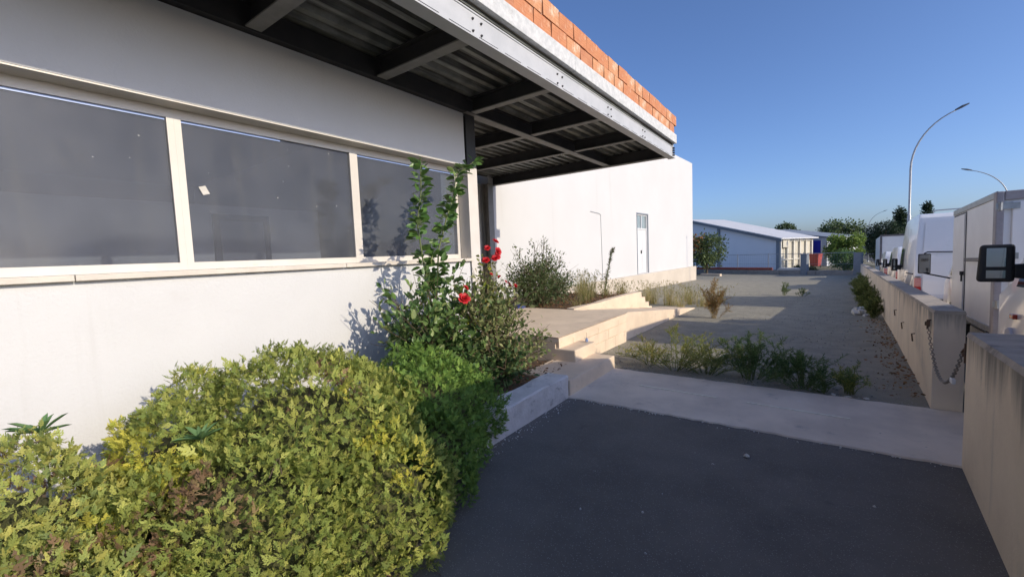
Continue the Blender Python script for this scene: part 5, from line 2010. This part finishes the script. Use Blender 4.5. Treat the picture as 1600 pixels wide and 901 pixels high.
# ------------------------------------------------------------------ trees and hedges beyond
def tree(name, base, h, cw, label, cat, group, pal, wts, nclump=40, leaf=.16, trunk=.10, low=.25, red=None, ch=None, lw=.6, nper=70, seed=0, shape='round'):
    ro = thing(name, base, label, cat, group)
    b = MB()
    b.tube([(0, 0, 0), (.03, .02, h * low), (.0, .05, h * .6), (0, 0, h * .85)], [trunk, trunk * .8, trunk * .5, trunk * .2], 8)
    ctr = []
    for i in range(nclump):
        u = rng.normal(size=3)
        u /= np.linalg.norm(u)
        k = rng.uniform(.25, 1) ** .45
        if shape == 'round':
            c = Vector((u[0] * cw / 2 * k, u[1] * cw / 2 * k, h * (low + (1 - low) * .5) + u[2] * h * (1 - low) * .45 * k))
        elif shape == 'box':
            u2 = rng.uniform(-1, 1, 3)
            c = Vector((u2[0] * cw / 2, u2[1] * cw / 3, h * (low + (1 - low) * (.5 + .47 * u2[2]))))
        else:
            t = rng.random() ** .8
            r_ = cw / 2 * (1 - t) * rng.uniform(.55, 1.1)
            a = rng.uniform(0, 6.28)
            c = Vector((r_ * math.cos(a), r_ * math.sin(a), h * (low + (1 - low) * t)))
        ctr.append(c)
        if i % 3 == 0:
            s0 = Vector((0, .03, max(h * low * .7, c.z - h * .25)))
            b.tube([s0, s0.lerp(c, .5) + Vector((0, 0, .05)), c], [trunk * .35, trunk * .22, trunk * .08], 5)
    b.build('trunk', 'bark', ro)
    P, D, Cc = [], [], []
    cr = cw * (.5 / max(nclump, 1) ** .33) * .95
    for c in ctr:
        for k in range(nper):
            o_ = rng.normal(0, cr * .5, 3)
            P.append(np.array(c) + o_)
            D.append(o_ + rng.normal(0, cr * .4, 3) + [0, 0, .1])
    P, D = np.array(P), np.array(D)
    tv, tf = leaf_t(1, lw)
    col = colmix(len(P), pal, wts, .15)
    if red:
        mk = (P[:, 2] > h * .5) & (P[:, 0] < -.02 * cw) & (rng.random(len(P)) < .38)
        col[mk] = colmix(int(mk.sum()), red, [1] * len(red), .12)
    o = scatter_mesh('crown', tv, tf, P, rotmats(D, rng.uniform(0, 6.28, len(P))), leaf * rng.uniform(.6, 1.3, len(P)), col, 'leaf', ro)
    tag(o, kind='stuff')
    return ro


TG = [(.09, .13, .05), (.125, .17, .065), (.16, .21, .08), (.065, .10, .04)]
tree('small_tree', (-6.95, 36.2, lot_z(36)), 3.35, 2.9, 'small round tree with reddish top beside the warehouse corner', 'tree', 'trees beyond the yard', TG, [.35, .3, .2, .15], 46, .17, .09, .14, red=[(.42, .15, .06), (.32, .18, .06), (.46, .24, .09)], nper=80)
tree('hedge_tree', (2.0, 45.5, ground_z(2.0, 45.5) - .1), 2.75, 2.35, 'boxy clipped bright green hedge tree behind the wire fence', 'hedge', 'hedges behind the fence', [(.20, .29, .06), (.26, .35, .07), (.11, .17, .05)], [.4, .3, .3], 80, .14, .12, .36, shape='box', nper=80)
tree('round_bush', (1.75, 41.2, ground_z(1.75, 41.2) - .1), 1.7, 1.75, 'rounded light green bush behind the fence in front of the clipped hedge', 'bush', 'hedges behind the fence', [(.13, .23, .07), (.18, .29, .085), (.085, .16, .055)], [.4, .3, .3], 36, .11, .05, .05, nper=90)
tree('distant_tree', (3.1, 78, ground_z(3, 78) - .1), 5.6, 5.0, 'broad green tree rising beyond the clipped hedge', 'tree', 'trees beyond the yard', TG, [.35, .3, .2, .15], 46, .3, .15, .3, nper=70)
tree('distant_tree', (-3.6, 76, ground_z(-3, 76) - .1), 5.6, 2.6, 'dark round-topped tree showing above the shed roof', 'tree', 'trees beyond the yard', TG, [.45, .2, .1, .25], 34, .26, .13, .4, nper=70)
CG = [(.03, .055, .03), (.04, .07, .035), (.055, .085, .04), (.022, .04, .024)]
tree('conifer_tree', (8.4, 70, ground_z(8.4, 70) - .1), 7.6, 3.4, 'tall dark conifer behind the street lamp, tallest of three', 'tree', 'dark conifers along the street', CG, [.35, .3, .15, .2], 80, .26, .14, .12, shape='cone', nper=60, lw=.4)
tree('conifer_tree', (6.9, 68, ground_z(6.9, 68) - .1), 6.1, 4.2, 'broad dark conifer left of the street lamp pole, widest of three', 'tree', 'dark conifers along the street', CG, [.35, .3, .15, .2], 90, .26, .14, .1, shape='round', nper=60, lw=.4)
tree('conifer_tree', (11.2, 73, ground_z(11.2, 73) - .1), 8.0, 2.6, 'slender pointed dark conifer showing just above the tall panel van', 'tree', 'dark conifers along the street', CG, [.35, .3, .15, .2], 60, .26, .12, .1, shape='cone', nper=60, lw=.4)
# low planting along the neighbour's boundary
for i, (x, y, s) in enumerate(((2.6, 43.6, 1.0), (-1.2, 41.5, .5), (-.2, 40.2, .45))):
    tree('low_bush', (x, y, ground_z(x, y) - .1), s, s * 1.2, ('low dark bush between the clipped hedge and the rounded bush', 'small low bush behind the wire fence before the cream shed side', 'smallest low bush behind the wire fence near the red bin')[i], 'bush', 'low bushes on the neighbouring plot', CG + [(.08, .12, .04)], [.3, .2, .2, .1, .2], 14, .1, .03, .05, nper=50)
